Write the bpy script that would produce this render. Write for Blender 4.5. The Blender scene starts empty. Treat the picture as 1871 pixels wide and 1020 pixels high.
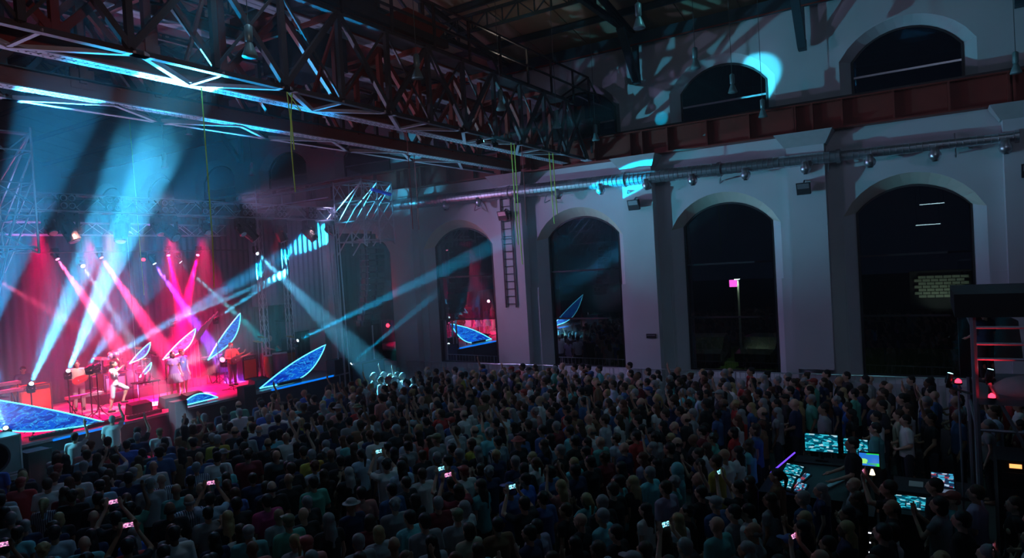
import bpy, bmesh, math, random
import numpy as np
from mathutils import Vector, Matrix, noise as mnoise
random.seed(7)
S = bpy.context.scene
COL = S.collection
PI = math.pi

# ------------------------------------------------------------------ camera, world, lights
cam = bpy.data.cameras.new('camera'); cam_o = bpy.data.objects.new('camera', cam)
COL.objects.link(cam_o); S.camera = cam_o
cam.sensor_width = 36; cam.lens = 1240 * 36 / 1871; cam.clip_end = 400
cam_o.matrix_world = Matrix.Translation((0, 0, 5.3)) @ Matrix((
    (0.5244495, 0.0479888, -0.8500881), (-0.8494601, -0.0385851, -0.5262402), (-0.0580544, 0.9981023, 0.0205287))).to_4x4()
W = bpy.data.worlds.new('night'); S.world = W; W.use_nodes = True
W.node_tree.nodes['Background'].inputs[0].default_value = (.10, .16, .38, 1)
W.node_tree.nodes['Background'].inputs[1].default_value = .014
S.view_settings.view_transform = 'Standard'; S.view_settings.look = 'None'
S.view_settings.gamma = 1; S.view_settings.use_curve_mapping = False
S.view_settings.exposure = 0.0
S.cycles.max_bounces = 5; S.cycles.diffuse_bounces = 2; S.cycles.glossy_bounces = 3
S.cycles.transparent_max_bounces = 12; S.cycles.volume_bounces = 0; S.cycles.transmission_bounces = 4
S.cycles.sample_clamp_indirect = 4

def aim(o, q):
    o.rotation_euler = (Vector(q) - o.location).to_track_quat('-Z', 'Y').to_euler()
def spot(p, q, ang, col, e, r=.05, bl=.25, name='spot_beam'):
    l = bpy.data.lights.new(name, 'SPOT'); l.energy = e; l.color = col
    l.spot_size = math.radians(ang); l.spot_blend = bl; l.shadow_soft_size = r
    o = bpy.data.objects.new(name, l); COL.objects.link(o); o.location = p; aim(o, q); return o
def area(p, q, sx, sy, col, e, name='wash_light'):
    l = bpy.data.lights.new(name, 'AREA'); l.energy = e; l.color = col
    l.shape = 'RECTANGLE'; l.size = sx; l.size_y = sy
    o = bpy.data.objects.new(name, l); COL.objects.link(o); o.location = p; aim(o, q); return o
CY = (0, .47, 1); RED = (1, .0, .16); PINK = (1, .12, .3); LAV = (.42, .45, 1)
BEAMS = [
 ((12.36,27,6.45),(13.0,25.1,3.68),9,(1,.06,.2),430000), ((13.9,27,6.47),(14.6,25.1,3.5),9.5,(1,.03,.16),640000),
 ((16.58,27,6.51),(15.83,25.1,3.78),10,(1,0,.10),620000), ((17.9,27,6.5),(15.56,25.1,3.17),9,(1,.0,.12),520000),
 ((15.51,27,6.37),(13.79,24,4.58),3,(1,.03,.2),70000), ((9.8,27,6.3),(12.3,27,4.36),6,(1,.08,.2),120000),
 ((13.21,27,6.18),(12.74,24,4.19),4,(.45,.7,1),200000), ((15.97,27,6.18),(17.4,25.1,2.03),8,(.22,.05,1),620000),
 ((17.12,27,6.22),(20.02,25.1,2.13),4.5,(0,.7,.8),260000), ((19.75,25.4,6.45),(17.75,16.6,1.65),7,(.10,.56,.9),150000),
 ((9.4,22.6,2.65),(7.3,11.6,8.98),5,(.05,.55,1),620000), ((10.6,23,2.82),(7.75,11.7,8.98),5,(.07,.58,1),950000),
 ((11.1,22.5,2.92),(23.0,25.1,7.35),4,CY,260000), ((11.56,23,2.88),(22.85,25.1,7.1),4.5,(.02,.50,1),360000),
 ((16.1,26,3.87),(22.0,26.6,5.45),3.6,(.04,.6,1),380000), ((17.3,25,3.86),(22.0,26.6,5.5),3.6,(.04,.6,1),380000),
 ((19.2,22.5,2.69),(23.1,9.3,8.05),4.2,(0,.50,.95),240000), ((20.86,21.2,1.5),(23.6,17.3,5.0),4.6,(0,.48,.88),110000),
 ((17.0,24.5,2.15),(14.2,22.6,1.4),16,(1,.35,.42),9000), ((7.9,20.6,1.85),(7.25,19.5,2.85),7,(.15,.75,1),60000),
 ((8.0,23,2.9),(6.6,13.8,8.98),8,(.03,.45,1),200000), ((7.2,23.5,3.2),(9.6,27.5,2.6),16,(0,.5,1),16000),
 ((13.6,-.2,3.05),(13.8,-.55,4.4),12,(0,.5,.85),2200), ((13.2,-.74,3.2),(13.4,-1.05,4.5),12,(0,.5,.95),3000),
 ((15.5,10.25,8.72),(24.15,4.8,11.15),9,(.05,.68,1),11000), ((16.2,10.25,8.72),(24.05,8.1,10.3),3.5,(0,.62,1),1500),  # two lamps added under the crane to light the upper window and wall
]
for i, (p, q, a, c, e) in enumerate(BEAMS):
    spot(p, q, a, c, e, r=.05, bl=.35)
# wide soft beams around the two big floor beams and over the crane
spot((9.4,22.6,2.65),(6.9,11.6,8.98),12,CY,34000,bl=.8)
spot((10.6,23,2.82),(8.2,11.7,8.98),12,(0,.45,1),56000,bl=.7)
spot((11.2,23,2.88),(10.6,13.3,9.0),13,(0,.42,.95),56000,bl=.7)
spot((11.5,23,2.88),(19.2,26,6.0),11,(0,.42,1),50000,bl=.7)
# washes: stage floor, performers, curtain, hall, and added fill lights
for x, y, e in ((10.5,23.5,900),(13.0,25.5,1000),(15.2,24,1100),(17.5,25.5,900),(12.2,22.6,500)):
    spot((x, y + .6, 7.3), (x, y, 1.15), 44, (1, .0, .12), e * 20, r=.15, bl=.9, name='red_wash_spot')
spot((12.2, 20.9, 7.4), (12.2, 23.7, 2.0), 13, (.75, .9, 1), 6000, r=.1, name='follow_spot')
spot((11.2, 20.9, 7.4), (11.9, 25.2, 2.0), 12, (1, .6, .5), 3500, r=.1, name='follow_spot')
spot((14.5, 20.9, 7.4), (14.8, 23.9, 2.0), 11, (.9, .5, .8), 6500, r=.1, name='follow_spot')
spot((10.3, 20.9, 7.4), (10.6, 25.6, 2.0), 13, (1, .35, .25), 5000, r=.1, name='follow_spot')
spot((17.5, 20.9, 7.4), (17.2, 23.8, 2.0), 12, (1, .05, .1), 7500, r=.1, name='follow_spot')
spot((19.3, 21.2, 7.4), (19.5, 24.4, 2.0), 12, (1, .6, .6), 1500, r=.1, name='follow_spot')
spot((15.5, 21.0, 8.3), (24, 7, 4.5), 75, (.56, .46, 1), 1500, r=.12, bl=.9, name='house_wash_spot')
spot((17.5, 21.1, 3.4), (23.6, 14, 5), 55, (1, .22, .42), 330, r=.06, bl=.9, name='house_wash_spot')
spot((20.0, 21.0, 8.3), (22.5, 25.2, 5), 50, (.5, .45, 1), 700, r=.2, bl=.9, name='curtain_wash_spot')
spot((13, 21.1, 2.6), (24, 2.5, 11.8), 44, (.10, .55, .80), 7500, r=.08, bl=.8, name='house_wash_spot')
spot((4, -2, 11.5), (24, 4, 6), 75, (.55, .65, .95), 420, r=1.2, bl=.8, name='house_wash_spot')
spot((18.7, 20.9, 7.2), (21.0, 20.2, 8.3), 38, (.05, .6, 1), 1100, r=.1, bl=.7, name='tower_fill_spot')  # cyan light added to brighten the dim right tower
spot((9.6, 20.6, 7.6), (7.2, 20.4, 8.0), 60, (.25, .45, 1), 700, r=.1, bl=.7, name='tower_fill_spot')
spot((12.5, 20.6, 8.2), (10.5, 11, 0), 95, (.66, .60, .95), 420, r=.1, bl=.9, name='crowd_fill_spot')  # added from the truss side to lift the crowd and its rims
spot((7.3, 20.2, 1.95), (10.5, 12.2, 9), 85, (.62, .58, 1), 1900, r=.06, bl=.9, name='crane_fill_spot')  # added uplight in place of the stage glow on the crane underside
spot((13.5, 24.2, 1.4), (13.5, 27.9, 5.5), 110, (.46, .12, .60), 620, r=.1, bl=.9, name='backdrop_fill_spot')  # purple fill added for the haze before the backdrop
spot((6.9, 21.0, 3.4), (9.3, 18.9, 1.0), 52, (.12, .62, .85), 900, r=.1, bl=.7, name='crew_wash_spot')
spot((3, 2, 7.2), (9.5, 12, 9.6), 70, (1, .55, .45), 300, r=.05, bl=.8, name='crane_web_fill')  # unseen warm lamp added on the camera side to bring out crane webs
spot((17.5, 11.0, 11.25), (18.5, 9, 16), 140, (1, .88, .72), 45, r=.2, bl=.6, name='ceiling_fill')  # unseen uplight added to warm the dark ceiling boards
spot((14.5, 3.0, 13.0), (14.5, 4.5, 0), 115, (.22, .72, .85), 215, r=.3, bl=.9, name='house_down_spot')
spot((8.5, 9.5, 12.6), (8.5, 10, 0), 100, (.45, .62, .85), 170, r=.3, bl=.9, name='house_down_spot')

# ------------------------------------------------------------------ materials
MATS = {}
def mat(name, col=(.5,.5,.5), rough=.6, metal=0., var=.12, scale=6., bump=0., emit=None, es=0., spec=.5, objcol=False):
    if name in MATS: return MATS[name]
    m = bpy.data.materials.new(name); m.use_nodes = True; nt = m.node_tree; N = nt.nodes; L = nt.links
    b = N['Principled BSDF']; b.inputs['Roughness'].default_value = rough; b.inputs['Metallic'].default_value = metal
    b.inputs['Specular IOR Level'].default_value = spec
    tc = N.new('ShaderNodeTexCoord'); nz = N.new('ShaderNodeTexNoise')
    nz.inputs['Scale'].default_value = scale; nz.inputs['Detail'].default_value = 4
    L.new(tc.outputs['Object'], nz.inputs['Vector'])
    hv = N.new('ShaderNodeMapRange'); hv.inputs[3].default_value = 1 - var; hv.inputs[4].default_value = 1 + var
    L.new(nz.outputs['Fac'], hv.inputs[0])
    mx = N.new('ShaderNodeVectorMath'); mx.operation = 'SCALE'
    if objcol:
        oi = N.new('ShaderNodeObjectInfo'); L.new(oi.outputs['Color'], mx.inputs[0])
    else: mx.inputs[0].default_value = col
    L.new(hv.outputs[0], mx.inputs['Scale']); L.new(mx.outputs[0], b.inputs['Base Color'])
    if bump:
        bp = N.new('ShaderNodeBump'); bp.inputs['Strength'].default_value = bump; bp.inputs['Distance'].default_value = .02
        L.new(nz.outputs['Fac'], bp.inputs['Height']); L.new(bp.outputs[0], b.inputs['Normal'])
    if emit:
        b.inputs['Emission Color'].default_value = (*emit, 1); b.inputs['Emission Strength'].default_value = es
    MATS[name] = m; return m
M_plaster = mat('white_plaster', (.60,.60,.62), .85, var=.10, scale=1.1, bump=.15)
M_plaster2 = mat('warm_lit_plaster', (.66,.60,.50), .85, var=.08, scale=1.4)  # beige paints warm light from below into the arch soffits
M_stone = mat('corbel_stone', (.42,.42,.42), .85, var=.15, scale=5)
M_rust = mat('red_oxide_steel', (.23,.034,.022), .55, .2, var=.25, scale=3)
M_flange = mat('uplit_pale_flange', (.52,.50,.56), .5, .1, var=.2, scale=5)  # paler than the crane steel, painting in stage light from below
M_steel = mat('grey_crane_steel', (.085,.07,.075), .5, .4, var=.25, scale=4)
M_darksteel = mat('dark_steel', (.05,.045,.05), .5, .4, var=.3, scale=4)
M_roofsteel = mat('blue_roof_steel', (.035,.075,.095), .55, .3, var=.2, scale=4)
M_board = mat('roof_boards', (.34,.28,.20), .8, var=.2, scale=1.5)
M_duct = mat('galvanised_duct', (.55,.57,.60), .32, .9, var=.12, scale=8)
M_alu = mat('bare_aluminium', (.70,.70,.74), .32, .85, var=.1, scale=8)
M_black = mat('matt_black', (.012,.012,.014), .55, var=.2, scale=8)
M_gloss = mat('gloss_black', (.014,.014,.018), .25, var=.2, scale=8)
M_floor = mat('concrete_floor', (.10,.10,.10), .7, var=.2, scale=2)
M_deck = mat('stage_deck', (.26,.20,.22), .30, var=.18, scale=3)
M_fascia = mat('stage_fascia', (.035,.026,.035), .8, var=.15, scale=4)
M_backdrop = mat('backdrop', (.085,.075,.11), .9, var=.1, scale=1)
M_curtain = mat('grey_curtain', (.26,.25,.31), .9, var=.12, scale=3)
M_drape = mat('black_drape', (.010,.011,.018), .9, var=.2, scale=3)
M_lampshade = mat('green_enamel', (.22,.38,.38), .35, .3, var=.1, scale=8)
M_rope = mat('yellow_green_rope', (.55,.75,.12), .7, var=.15, scale=30)
M_redrope = mat('dull_red_cord', (.35,.08,.08), .7, var=.15, scale=30)
M_cable = mat('thin_wire', (.10,.12,.12), .6, var=.1, scale=30)
M_outdoor = mat('night_asphalt', (.05,.05,.055), .9, var=.2, scale=2)
M_grass = mat('lawn', (.05,.10,.015), .95, var=.4, scale=7)
M_skin = mat('skin', objcol=True, rough=.55, var=.06, scale=14)
M_cloth = mat('cloth', objcol=True, rough=.85, var=.10, scale=20)
M_hair = mat('hair', objcol=True, rough=.5, var=.25, scale=40)
def glow(name, col, s): return mat(name, (.02,.02,.02), .5, var=0, emit=col, es=s)
E_white = glow('lens_white', (.6,.9,1), 6); E_cyan = glow('lens_cyan', (.25,.9,1), 14)
E_pink = glow('lens_pink', (1,.22,.42), 4); E_red = glow('red_lamp_glow', (1,.02,.05), 6)
E_purple = glow('purple_strip_glow', (.12,.04,1), 2.2); E_rim = glow('petal_rim_glow', (.10,.75,1), 2.6)
E_screen = glow('screen_cyan', (.05,.55,.75), .9)

def glass_mat():
    m = bpy.data.materials.new('window_glass'); m.use_nodes = True; nt = m.node_tree; nt.nodes.clear(); N = nt.nodes; L = nt.links
    o = N.new('ShaderNodeOutputMaterial'); mx = N.new('ShaderNodeMixShader'); fr = N.new('ShaderNodeFresnel'); fr.inputs[0].default_value = 2.0
    g = N.new('ShaderNodeBsdfGlossy'); g.inputs['Roughness'].default_value = 0.0; g.inputs['Color'].default_value = (.9,.93,1,1)
    t = N.new('ShaderNodeBsdfTransparent'); t.inputs['Color'].default_value = (.45,.5,.55,1)
    L.new(fr.outputs[0], mx.inputs[0]); L.new(t.outputs[0], mx.inputs[1]); L.new(g.outputs[0], mx.inputs[2]); L.new(mx.outputs[0], o.inputs['Surface'])
    return m
M_glass = glass_mat()
def led_mat():
    m = bpy.data.materials.new('petal_led_face'); m.use_nodes = True; nt = m.node_tree; N = nt.nodes; L = nt.links
    b = N['Principled BSDF']; b.inputs['Base Color'].default_value = (.01,.02,.05,1)
    tc = N.new('ShaderNodeTexCoord'); mp = N.new('ShaderNodeMapping'); mp.inputs['Scale'].default_value = (1.0, 1.0, 2.6)
    n1 = N.new('ShaderNodeTexNoise'); n1.inputs['Scale'].default_value = 2.6; n1.inputs['Detail'].default_value = 5; n1.inputs['Distortion'].default_value = 1.6
    cr = N.new('ShaderNodeValToRGB'); e = cr.color_ramp.elements
    e[0].position = .30; e[0].color = (.0,.015,.30,1); e[1].position = .62; e[1].color = (.0,.10,.75,1)
    x = e.new(.48); x.color = (.0,.05,.6,1); y = e.new(.515); y.color = (.04,.65,1,1); z = e.new(.535); z.color = (.0,.08,.7,1)
    L.new(tc.outputs['Object'], mp.inputs[0]); L.new(mp.outputs[0], n1.inputs['Vector']); L.new(n1.outputs['Fac'], cr.inputs[0])
    L.new(cr.outputs[0], b.inputs['Emission Color']); b.inputs['Emission Strength'].default_value = 1.0
    return m
M_led = led_mat()
def screen_mat(name, a, bcol, c, s, scale=14, axes=('Y','Z'), dark=.45):
    m = bpy.data.materials.new(name); m.use_nodes = True; nt = m.node_tree; N = nt.nodes; L = nt.links
    b = N['Principled BSDF']; b.inputs['Base Color'].default_value = (.01,.01,.01,1); b.inputs['Roughness'].default_value = .3
    tc = N.new('ShaderNodeTexCoord'); sp = N.new('ShaderNodeSeparateXYZ'); cb = N.new('ShaderNodeCombineXYZ'); L.new(tc.outputs['Generated'], sp.inputs[0])
    L.new(sp.outputs[axes[0]], cb.inputs[0]); L.new(sp.outputs[axes[1]], cb.inputs[1])
    mp = N.new('ShaderNodeMapping'); mp.inputs['Scale'].default_value = (scale*.8, scale*1.3, 1); L.new(cb.outputs[0], mp.inputs[0])
    vo = N.new('ShaderNodeTexVoronoi'); vo.distance = 'CHEBYCHEV'; vo.inputs['Scale'].default_value = 1; vo.inputs['Randomness'].default_value = .8; L.new(mp.outputs[0], vo.inputs['Vector'])
    sc = N.new('ShaderNodeSeparateColor'); L.new(vo.outputs['Color'], sc.inputs[0]); cr = N.new('ShaderNodeValToRGB'); cr.color_ramp.interpolation = 'CONSTANT'; e = cr.color_ramp.elements
    e[0].color = (*bcol,1); e[1].position = .62; e[1].color = (*a,1); x = e.new(.42); x.color = (*c,1); y = e.new(.9); y.color = (min(1,a[0]+.4),min(1,a[1]+.2),min(1,a[2]+.15),1)
    L.new(sc.outputs[0], cr.inputs[0]); L.new(cr.outputs[0], b.inputs['Emission Color']); b.inputs['Emission Strength'].default_value = s
    return m
M_scr_a = screen_mat('screen_rows', (.03,.50,.65), (.0,.05,.09), (.0,.15,.22), 1.0, 9)
M_scr_b = screen_mat('screen_meters', (.05,.40,.65), (.01,.03,.08), (.30,.04,.07), .9, 6)
M_scr_g = screen_mat('screen_green', (.02,.85,.10), (.02,.20,.75), (.03,.45,.3), .9, 2.2)
M_phone = screen_mat('phone_picture', (1,.30,.55), (.10,.05,.12), (.5,.15,.4), 1.7, 5, ('X','Z'))
M_phone_c = screen_mat('phone_picture_cyan', (.25,.9,1), (.03,.08,.12), (.1,.4,.55), 1.8, 5, ('X','Z'))

# ------------------------------------------------------------------ mesh helpers
def world_loc(o):
    v = Vector((0,0,0))
    while o is not None: v += o.location; o = o.parent
    return v
class MB:
    def __init__(s): s.v = []; s.f = []
    def add(s, v, f):
        n = len(s.v); s.v += [tuple(x) for x in v]; s.f += [tuple(i + n for i in q) for q in f]; return s
    def box(s, a, b):
        x0,y0,z0 = a; x1,y1,z1 = b
        return s.add([(x0,y0,z0),(x1,y0,z0),(x1,y1,z0),(x0,y1,z0),(x0,y0,z1),(x1,y0,z1),(x1,y1,z1),(x0,y1,z1)],
                     [(0,3,2,1),(4,5,6,7),(0,1,5,4),(1,2,6,5),(2,3,7,6),(3,0,4,7)])
    def frame(s, p, q, up=(0,0,1)):
        p = Vector(p); q = Vector(q); d = (q - p).normalized(); u = Vector(up)
        if abs(d.dot(u)) > .98: u = Vector((0,1,0))
        a = d.cross(u).normalized(); b = a.cross(d).normalized(); return p, q, a, b
    def bar(s, p, q, w, h=None, up=(0,0,1)):
        h = h or w; p, q, a, b = s.frame(p, q, up); v = []
        for c in (p, q):
            for i, j in ((-1,-1),(1,-1),(1,1),(-1,1)): v.append(c + a*(i*w/2) + b*(j*h/2))
        return s.add(v, [(3,2,1,0),(4,5,6,7),(0,1,5,4),(1,2,6,5),(2,3,7,6),(3,0,4,7)])
    def ibeam(s, p, q, w, h, t=.03):
        p, q, a, b = s.frame(p, q)
        s.bar(p + b*(h/2), q + b*(h/2), w, t); s.bar(p - b*(h/2), q - b*(h/2), w, t); s.bar(p, q, t, h); return s
    def tube(s, p, q, r, r2=None, n=6, cap=True):
        r2 = r if r2 is None else r2; p, q, a, b = s.frame(p, q); v = []
        for c, rr in ((p, r), (q, r2)):
            for k in range(n):
                t = 2*PI*k/n; v.append(c + a*(rr*math.cos(t)) + b*(rr*math.sin(t)))
        f = [(k, (k+1) % n, n + (k+1) % n, n + k) for k in range(n)]
        if cap: f += [tuple(reversed(range(n))), tuple(range(n, 2*n))]
        return s.add(v, f)
    def path(s, pts, r, n=6):
        rings = []; pts = [Vector(p) for p in pts]; v = []
        for i, p in enumerate(pts):
            d = (pts[min(i+1, len(pts)-1)] - pts[max(i-1, 0)]); _, _, a, b = s.frame(Vector((0,0,0)), d)
            for k in range(n):
                t = 2*PI*k/n; v.append(p + a*(r*math.cos(t)) + b*(r*math.sin(t)))
        f = []
        for i in range(len(pts)-1):
            for k in range(n): f.append((i*n+k, i*n+(k+1) % n, (i+1)*n+(k+1) % n, (i+1)*n+k))
        f += [tuple(reversed(range(n))), tuple(range((len(pts)-1)*n, len(pts)*n))]
        return s.add(v, f)
    def lathe(s, c, prof, n=14, axis=(0,0,1)):
        c = Vector(c); _, _, a, b = s.frame(Vector((0,0,0)), Vector(axis)); ax = Vector(axis).normalized(); v = []
        for r, z in prof:
            for k in range(n):
                t = 2*PI*k/n; v.append(c + ax*z + a*(r*math.cos(t)) + b*(r*math.sin(t)))
        f = []
        for i in range(len(prof)-1):
            for k in range(n): f.append((i*n+k, i*n+(k+1) % n, (i+1)*n+(k+1) % n, (i+1)*n+k))
        f += [tuple(reversed(range(n))), tuple(range((len(prof)-1)*n, len(prof)*n))]
        return s.add(v, f)
    def prism(s, outline, d):          # outline: list of 3-D points in a plane, extruded by vector d
        n = len(outline); d = Vector(d); v = [Vector(p) for p in outline]; v += [p + d for p in v[:n]]
        f = [tuple(reversed(range(n))), tuple(range(n, 2*n))] + [(k, (k+1) % n, n+(k+1) % n, n+k) for k in range(n)]
        return s.add(v, f)
    def build(s, name, m, parent=None, smooth=False, **props):
        o0 = world_loc(parent) if parent is not None else Vector((0,0,0))
        base = Vector((0,0,0))
        if parent is None and s.v:
            a = np.array([tuple(x) for x in s.v]); base = Vector(((a[:,0].min()+a[:,0].max())/2, (a[:,1].min()+a[:,1].max())/2, a[:,2].min()))
            o0 = base
        me = bpy.data.meshes.new(name)
        me.from_pydata([(x[0]-o0[0], x[1]-o0[1], x[2]-o0[2]) for x in s.v], [], s.f)
        bm = bmesh.new(); bm.from_mesh(me); bmesh.ops.recalc_face_normals(bm, faces=bm.faces); bm.to_mesh(me); bm.free()
        if smooth: me.polygons.foreach_set('use_smooth', [True]*len(me.polygons))
        me.materials.append(m)
        o = bpy.data.objects.new(name, me); COL.objects.link(o); o.parent = parent; o.location = base
        for k, x in props.items(): o[k] = x
        return o
def tag(o, label=None, cat=None, group=None, kind=None):
    for k, x in (('label', label), ('category', cat), ('group', group), ('kind', kind)):
        if x: o[k] = x
    return o
def empty(name, loc, label, cat, group=None, rz=0):
    o = bpy.data.objects.new(name, None); COL.objects.link(o); o.location = loc; o.rotation_euler.z = rz
    o.empty_display_size = .2
    return tag(o, label, cat, group)
def kids(o): return KID.get(o.name, [])
def copy_tree(o, loc=None, rz=None, label=None, group=None, scale=None, deep=None):
    deep = deep if deep is not None else [c for c in bpy.data.objects if c.parent is not None]
    def rec(x, par):
        c = x.copy(); COL.objects.link(c); c.parent = par
        for ch in deep:
            if ch.parent == x: rec(ch, c)
        return c
    r = rec(o, None)
    if loc is not None: r.location = loc
    if rz is not None: r.rotation_euler.z = rz
    if scale is not None: r.scale = (scale,)*3
    if label: r['label'] = label
    if group: r['group'] = group
    return r
def struct(o): o['kind'] = 'structure'; return o

# ------------------------------------------------------------------ the building
BAYS = [-5.1, .45, 5.98, 11.5, 17.25, 22.9, 28.5, 34.2, 39.9, 45.6]
PIERS = [-7.9, -2.35, 3.25, 8.85, 14.25, 19.9, 25.7, 31.35, 37.05, 42.75, 48.4]
WX, UX = 23.55, 24.0
def arch_pts(c, hw, zb, zs, rise, n=14):
    R = (hw*hw + rise*rise)/(2*rise); pts = [(c-hw, zb), (c-hw, zs)]
    for k in range(1, n):
        y = -hw + 2*hw*k/n; pts.append((c+y, zs + math.sqrt(R*R - y*y) - (R - rise)))
    return pts + [(c+hw, zs), (c+hw, zb)]
def wall_with_openings(name, x, thick, y0, y1, z0, z1, ops, m, splay):
    """front face at x, arched holes; each op = (centre, hw, zb, zs, rise); the reveals splay in to ops at x+thick"""
    b = MB(); cur = y0; F = []
    def quad(ya, za, yb, zb_, yc, zc, yd, zd): b.add([(x,ya,za),(x,yb,zb_),(x,yc,zc),(x,yd,zd)], [(0,1,2,3)])
    for op in ops:
        c, hw, zb, zs, rise = op; pts = arch_pts(*op)
        quad(cur, z0, c-hw, z0, c-hw, z1, cur, z1)
        quad(c-hw, z0, c+hw, z0, c+hw, zb, c-hw, zb)
        top = pts[1:-1]
        for (ya, za), (yb, zb2) in zip(top[:-1], top[1:]): quad(ya, za, yb, zb2, yb, z1, ya, z1)
        cur = c + hw
    quad(cur, z0, y1, z0, y1, z1, cur, z1)
    wall = b.build(name, m)
    # reveals
    for op in ops:
        c, hw, zb, zs, rise = op; outer = arch_pts(*op); inner = arch_pts(c, hw-splay[0], zb+splay[1], zs+splay[2], rise-splay[3])
        n = len(outer); r = MB(); so = MB()
        for k in range(n-1):
            tgt = so if 1 <= k < n-2 else r
            (ya,za),(yb,zb2),(yc,zc),(yd,zd) = outer[k], outer[k+1], inner[k+1], inner[k]
            tgt.add([(x,ya,za),(x,yb,zb2),(x+thick,yc,zc),(x+thick,yd,zd)], [(0,1,2,3)])
        (ya,za),(yb,zb2),(yc,zc),(yd,zd) = outer[-1], outer[0], inner[0], inner[-1]
        r.add([(x,ya,za),(x,yb,zb2),(x+thick,yc,zc),(x+thick,yd,zd)], [(0,1,2,3)])
        r.build('window_reveal', m, wall); so.build('arch_soffit', M_plaster2 if x < 23.8 else m, wall)
    return struct(wall)
lo_ops = [(c, 1.84, 1.0, 6.2, 1.17) for c in BAYS]
up_ops = [(c, 1.80, 9.5, 11.1, 1.05) for c in BAYS]
wall_lo = wall_with_openings('wall_right', WX, .45, -8, 50, 0, 9.0, lo_ops, M_plaster, (.32, .15, .1, .43))
wall_up = wall_with_openings('wall_right_upper', UX, .38, -8, 50, 9.0, 13.4, up_ops, M_plaster, (.30, .15, .0, .25))
MB().box((WX,-8,8.96),(UX+.02,50,9.0)).build('ledge', M_plaster, wall_lo)
# outer skin of the wall (keeps daylight and street out between the openings)
sk = MB()
for i, c in enumerate(BAYS):
    y0 = c+1.52; y1 = (BAYS[i+1]-1.52) if i+1 < len(BAYS) else 50
    sk.box((24.42, y0, 0), (24.7, y1, 13.4)); sk.box((24.42, c-1.52, 0), (24.7, c+1.52, 1.1)); sk.box((24.42, c-1.52, 7.1), (24.7, c+1.52, 9.6))
    sk.box((24.42, c-1.52, 11.9), (24.7, c+1.52, 13.4))
sk.box((24.42,-8,0),(24.7,BAYS[0]-1.52,13.4)); sk.build('outer_skin', M_plaster, wall_lo)
for p in PIERS:
    zb = 1.45 if abs(p-3.25) < .1 else 0
    MB().box((23.12, p-.55, zb), (WX, p+.55, 8.55)).build('pilaster', M_plaster, wall_lo)
    b = MB()   # corbel cap carrying the crane rail
    o1 = [(22.75,p-.85,8.9),(WX,p-.85,8.9),(WX,p+.85,8.9),(22.75,p+.85,8.9)]
    o2 = [(23.08,p-.60,8.5),(WX,p-.60,8.5),(WX,p+.60,8.5),(23.08,p+.60,8.5)]
    b.add(o1+o2, [(0,1,2,3),(7,6,5,4),(0,4,5,1),(1,5,6,2),(2,6,7,3),(3,7,4,0)]); b.build('corbel', M_stone, wall_lo)
    for s in (-1, 1):   # plinth panels each side of the pilaster
        ya, yb = sorted((p+s*.55, p+s*.93)); MB().box((23.47, ya, 0), (WX, yb, 4.35)).build('plinth_panel', M_plaster, wall_lo)
    MB().box((23.85, p-.75, 9.0), (UX, p+.75, 9.75)).build('upper_plinth', M_plaster, wall_up)
PANE_TILT = 2.0
# windows
for i, c in enumerate(BAYS):
    for (nm, x, zb, zs, rise, mull) in (('window_%d' % (2*i+1), 24.0, 1.15, 6.3, .74, (3.05, 4.93)), ('window_%d' % (2*i+2), 24.38, 9.65, 11.1, .80, (10.6,))):
        hw = 1.52 if x < 24.1 else 1.5
        e = bpy.data.objects.new(nm, None); COL.objects.link(e); e.location = (x, c, zb); struct(e)
        o = arch_pts(c, hw, zb, zs, rise); inn = arch_pts(c, hw-.07, zb+.07, zs, rise-.06); b = MB(); n = len(o)
        for k in range(n):
            j = (k+1) % n
            b.add([(x-.03,*o[k]),(x-.03,*o[j]),(x-.03,*inn[j]),(x-.03,*inn[k]),(x+.05,*o[k]),(x+.05,*o[j]),(x+.05,*inn[j]),(x+.05,*inn[k])],
                  [(0,1,2,3),(7,6,5,4),(3,2,6,7),(0,4,5,1)])
        b.build('frame', M_darksteel, e)
        for z in mull: MB().box((x-.02, c-hw, z-.03), (x+.04, c+hw, z+.03)).build('mullion', M_darksteel if x < 24.1 else M_alu, e)
        zz = [zb] + list(mull) + [None]
        for k in range(len(zz)-1):
            if zz[k+1] is None:
                q = [(x+.01, y, z) for y, z in arch_pts(c, hw-.05, zz[k], zs, rise-.05)]
            else: q = [(x+.01,c-hw+.05,zz[k]),(x+.01,c+hw-.05,zz[k]),(x+.01,c+hw-.05,zz[k+1]),(x+.01,c-hw+.05,zz[k+1])]
            me = MB()
            if x < 24.1: a_ = math.radians(PANE_TILT); q = [(x+.01+(y-c)*math.sin(a_), c+(y-c)*math.cos(a_), z) for _, y, z in q]   # panes turned slightly to shift the stage reflection across
            me.add(q, [tuple(range(len(q)))]); me.build('pane', M_glass, e)
# other room faces
struct(MB().box((-14,-10,-.2),(24.6,50,0)).build('floor', M_floor))
struct(MB().box((-14.3,-10,0),(-14,50,14)).build('wall_left', M_plaster))
struct(MB().box((-14,50,0),(24.6,50.3,18)).build('wall_back', M_plaster))
struct(MB().box((-14,-10.3,0),(24.6,-10,18)).build('wall_front', M_plaster))
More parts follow.
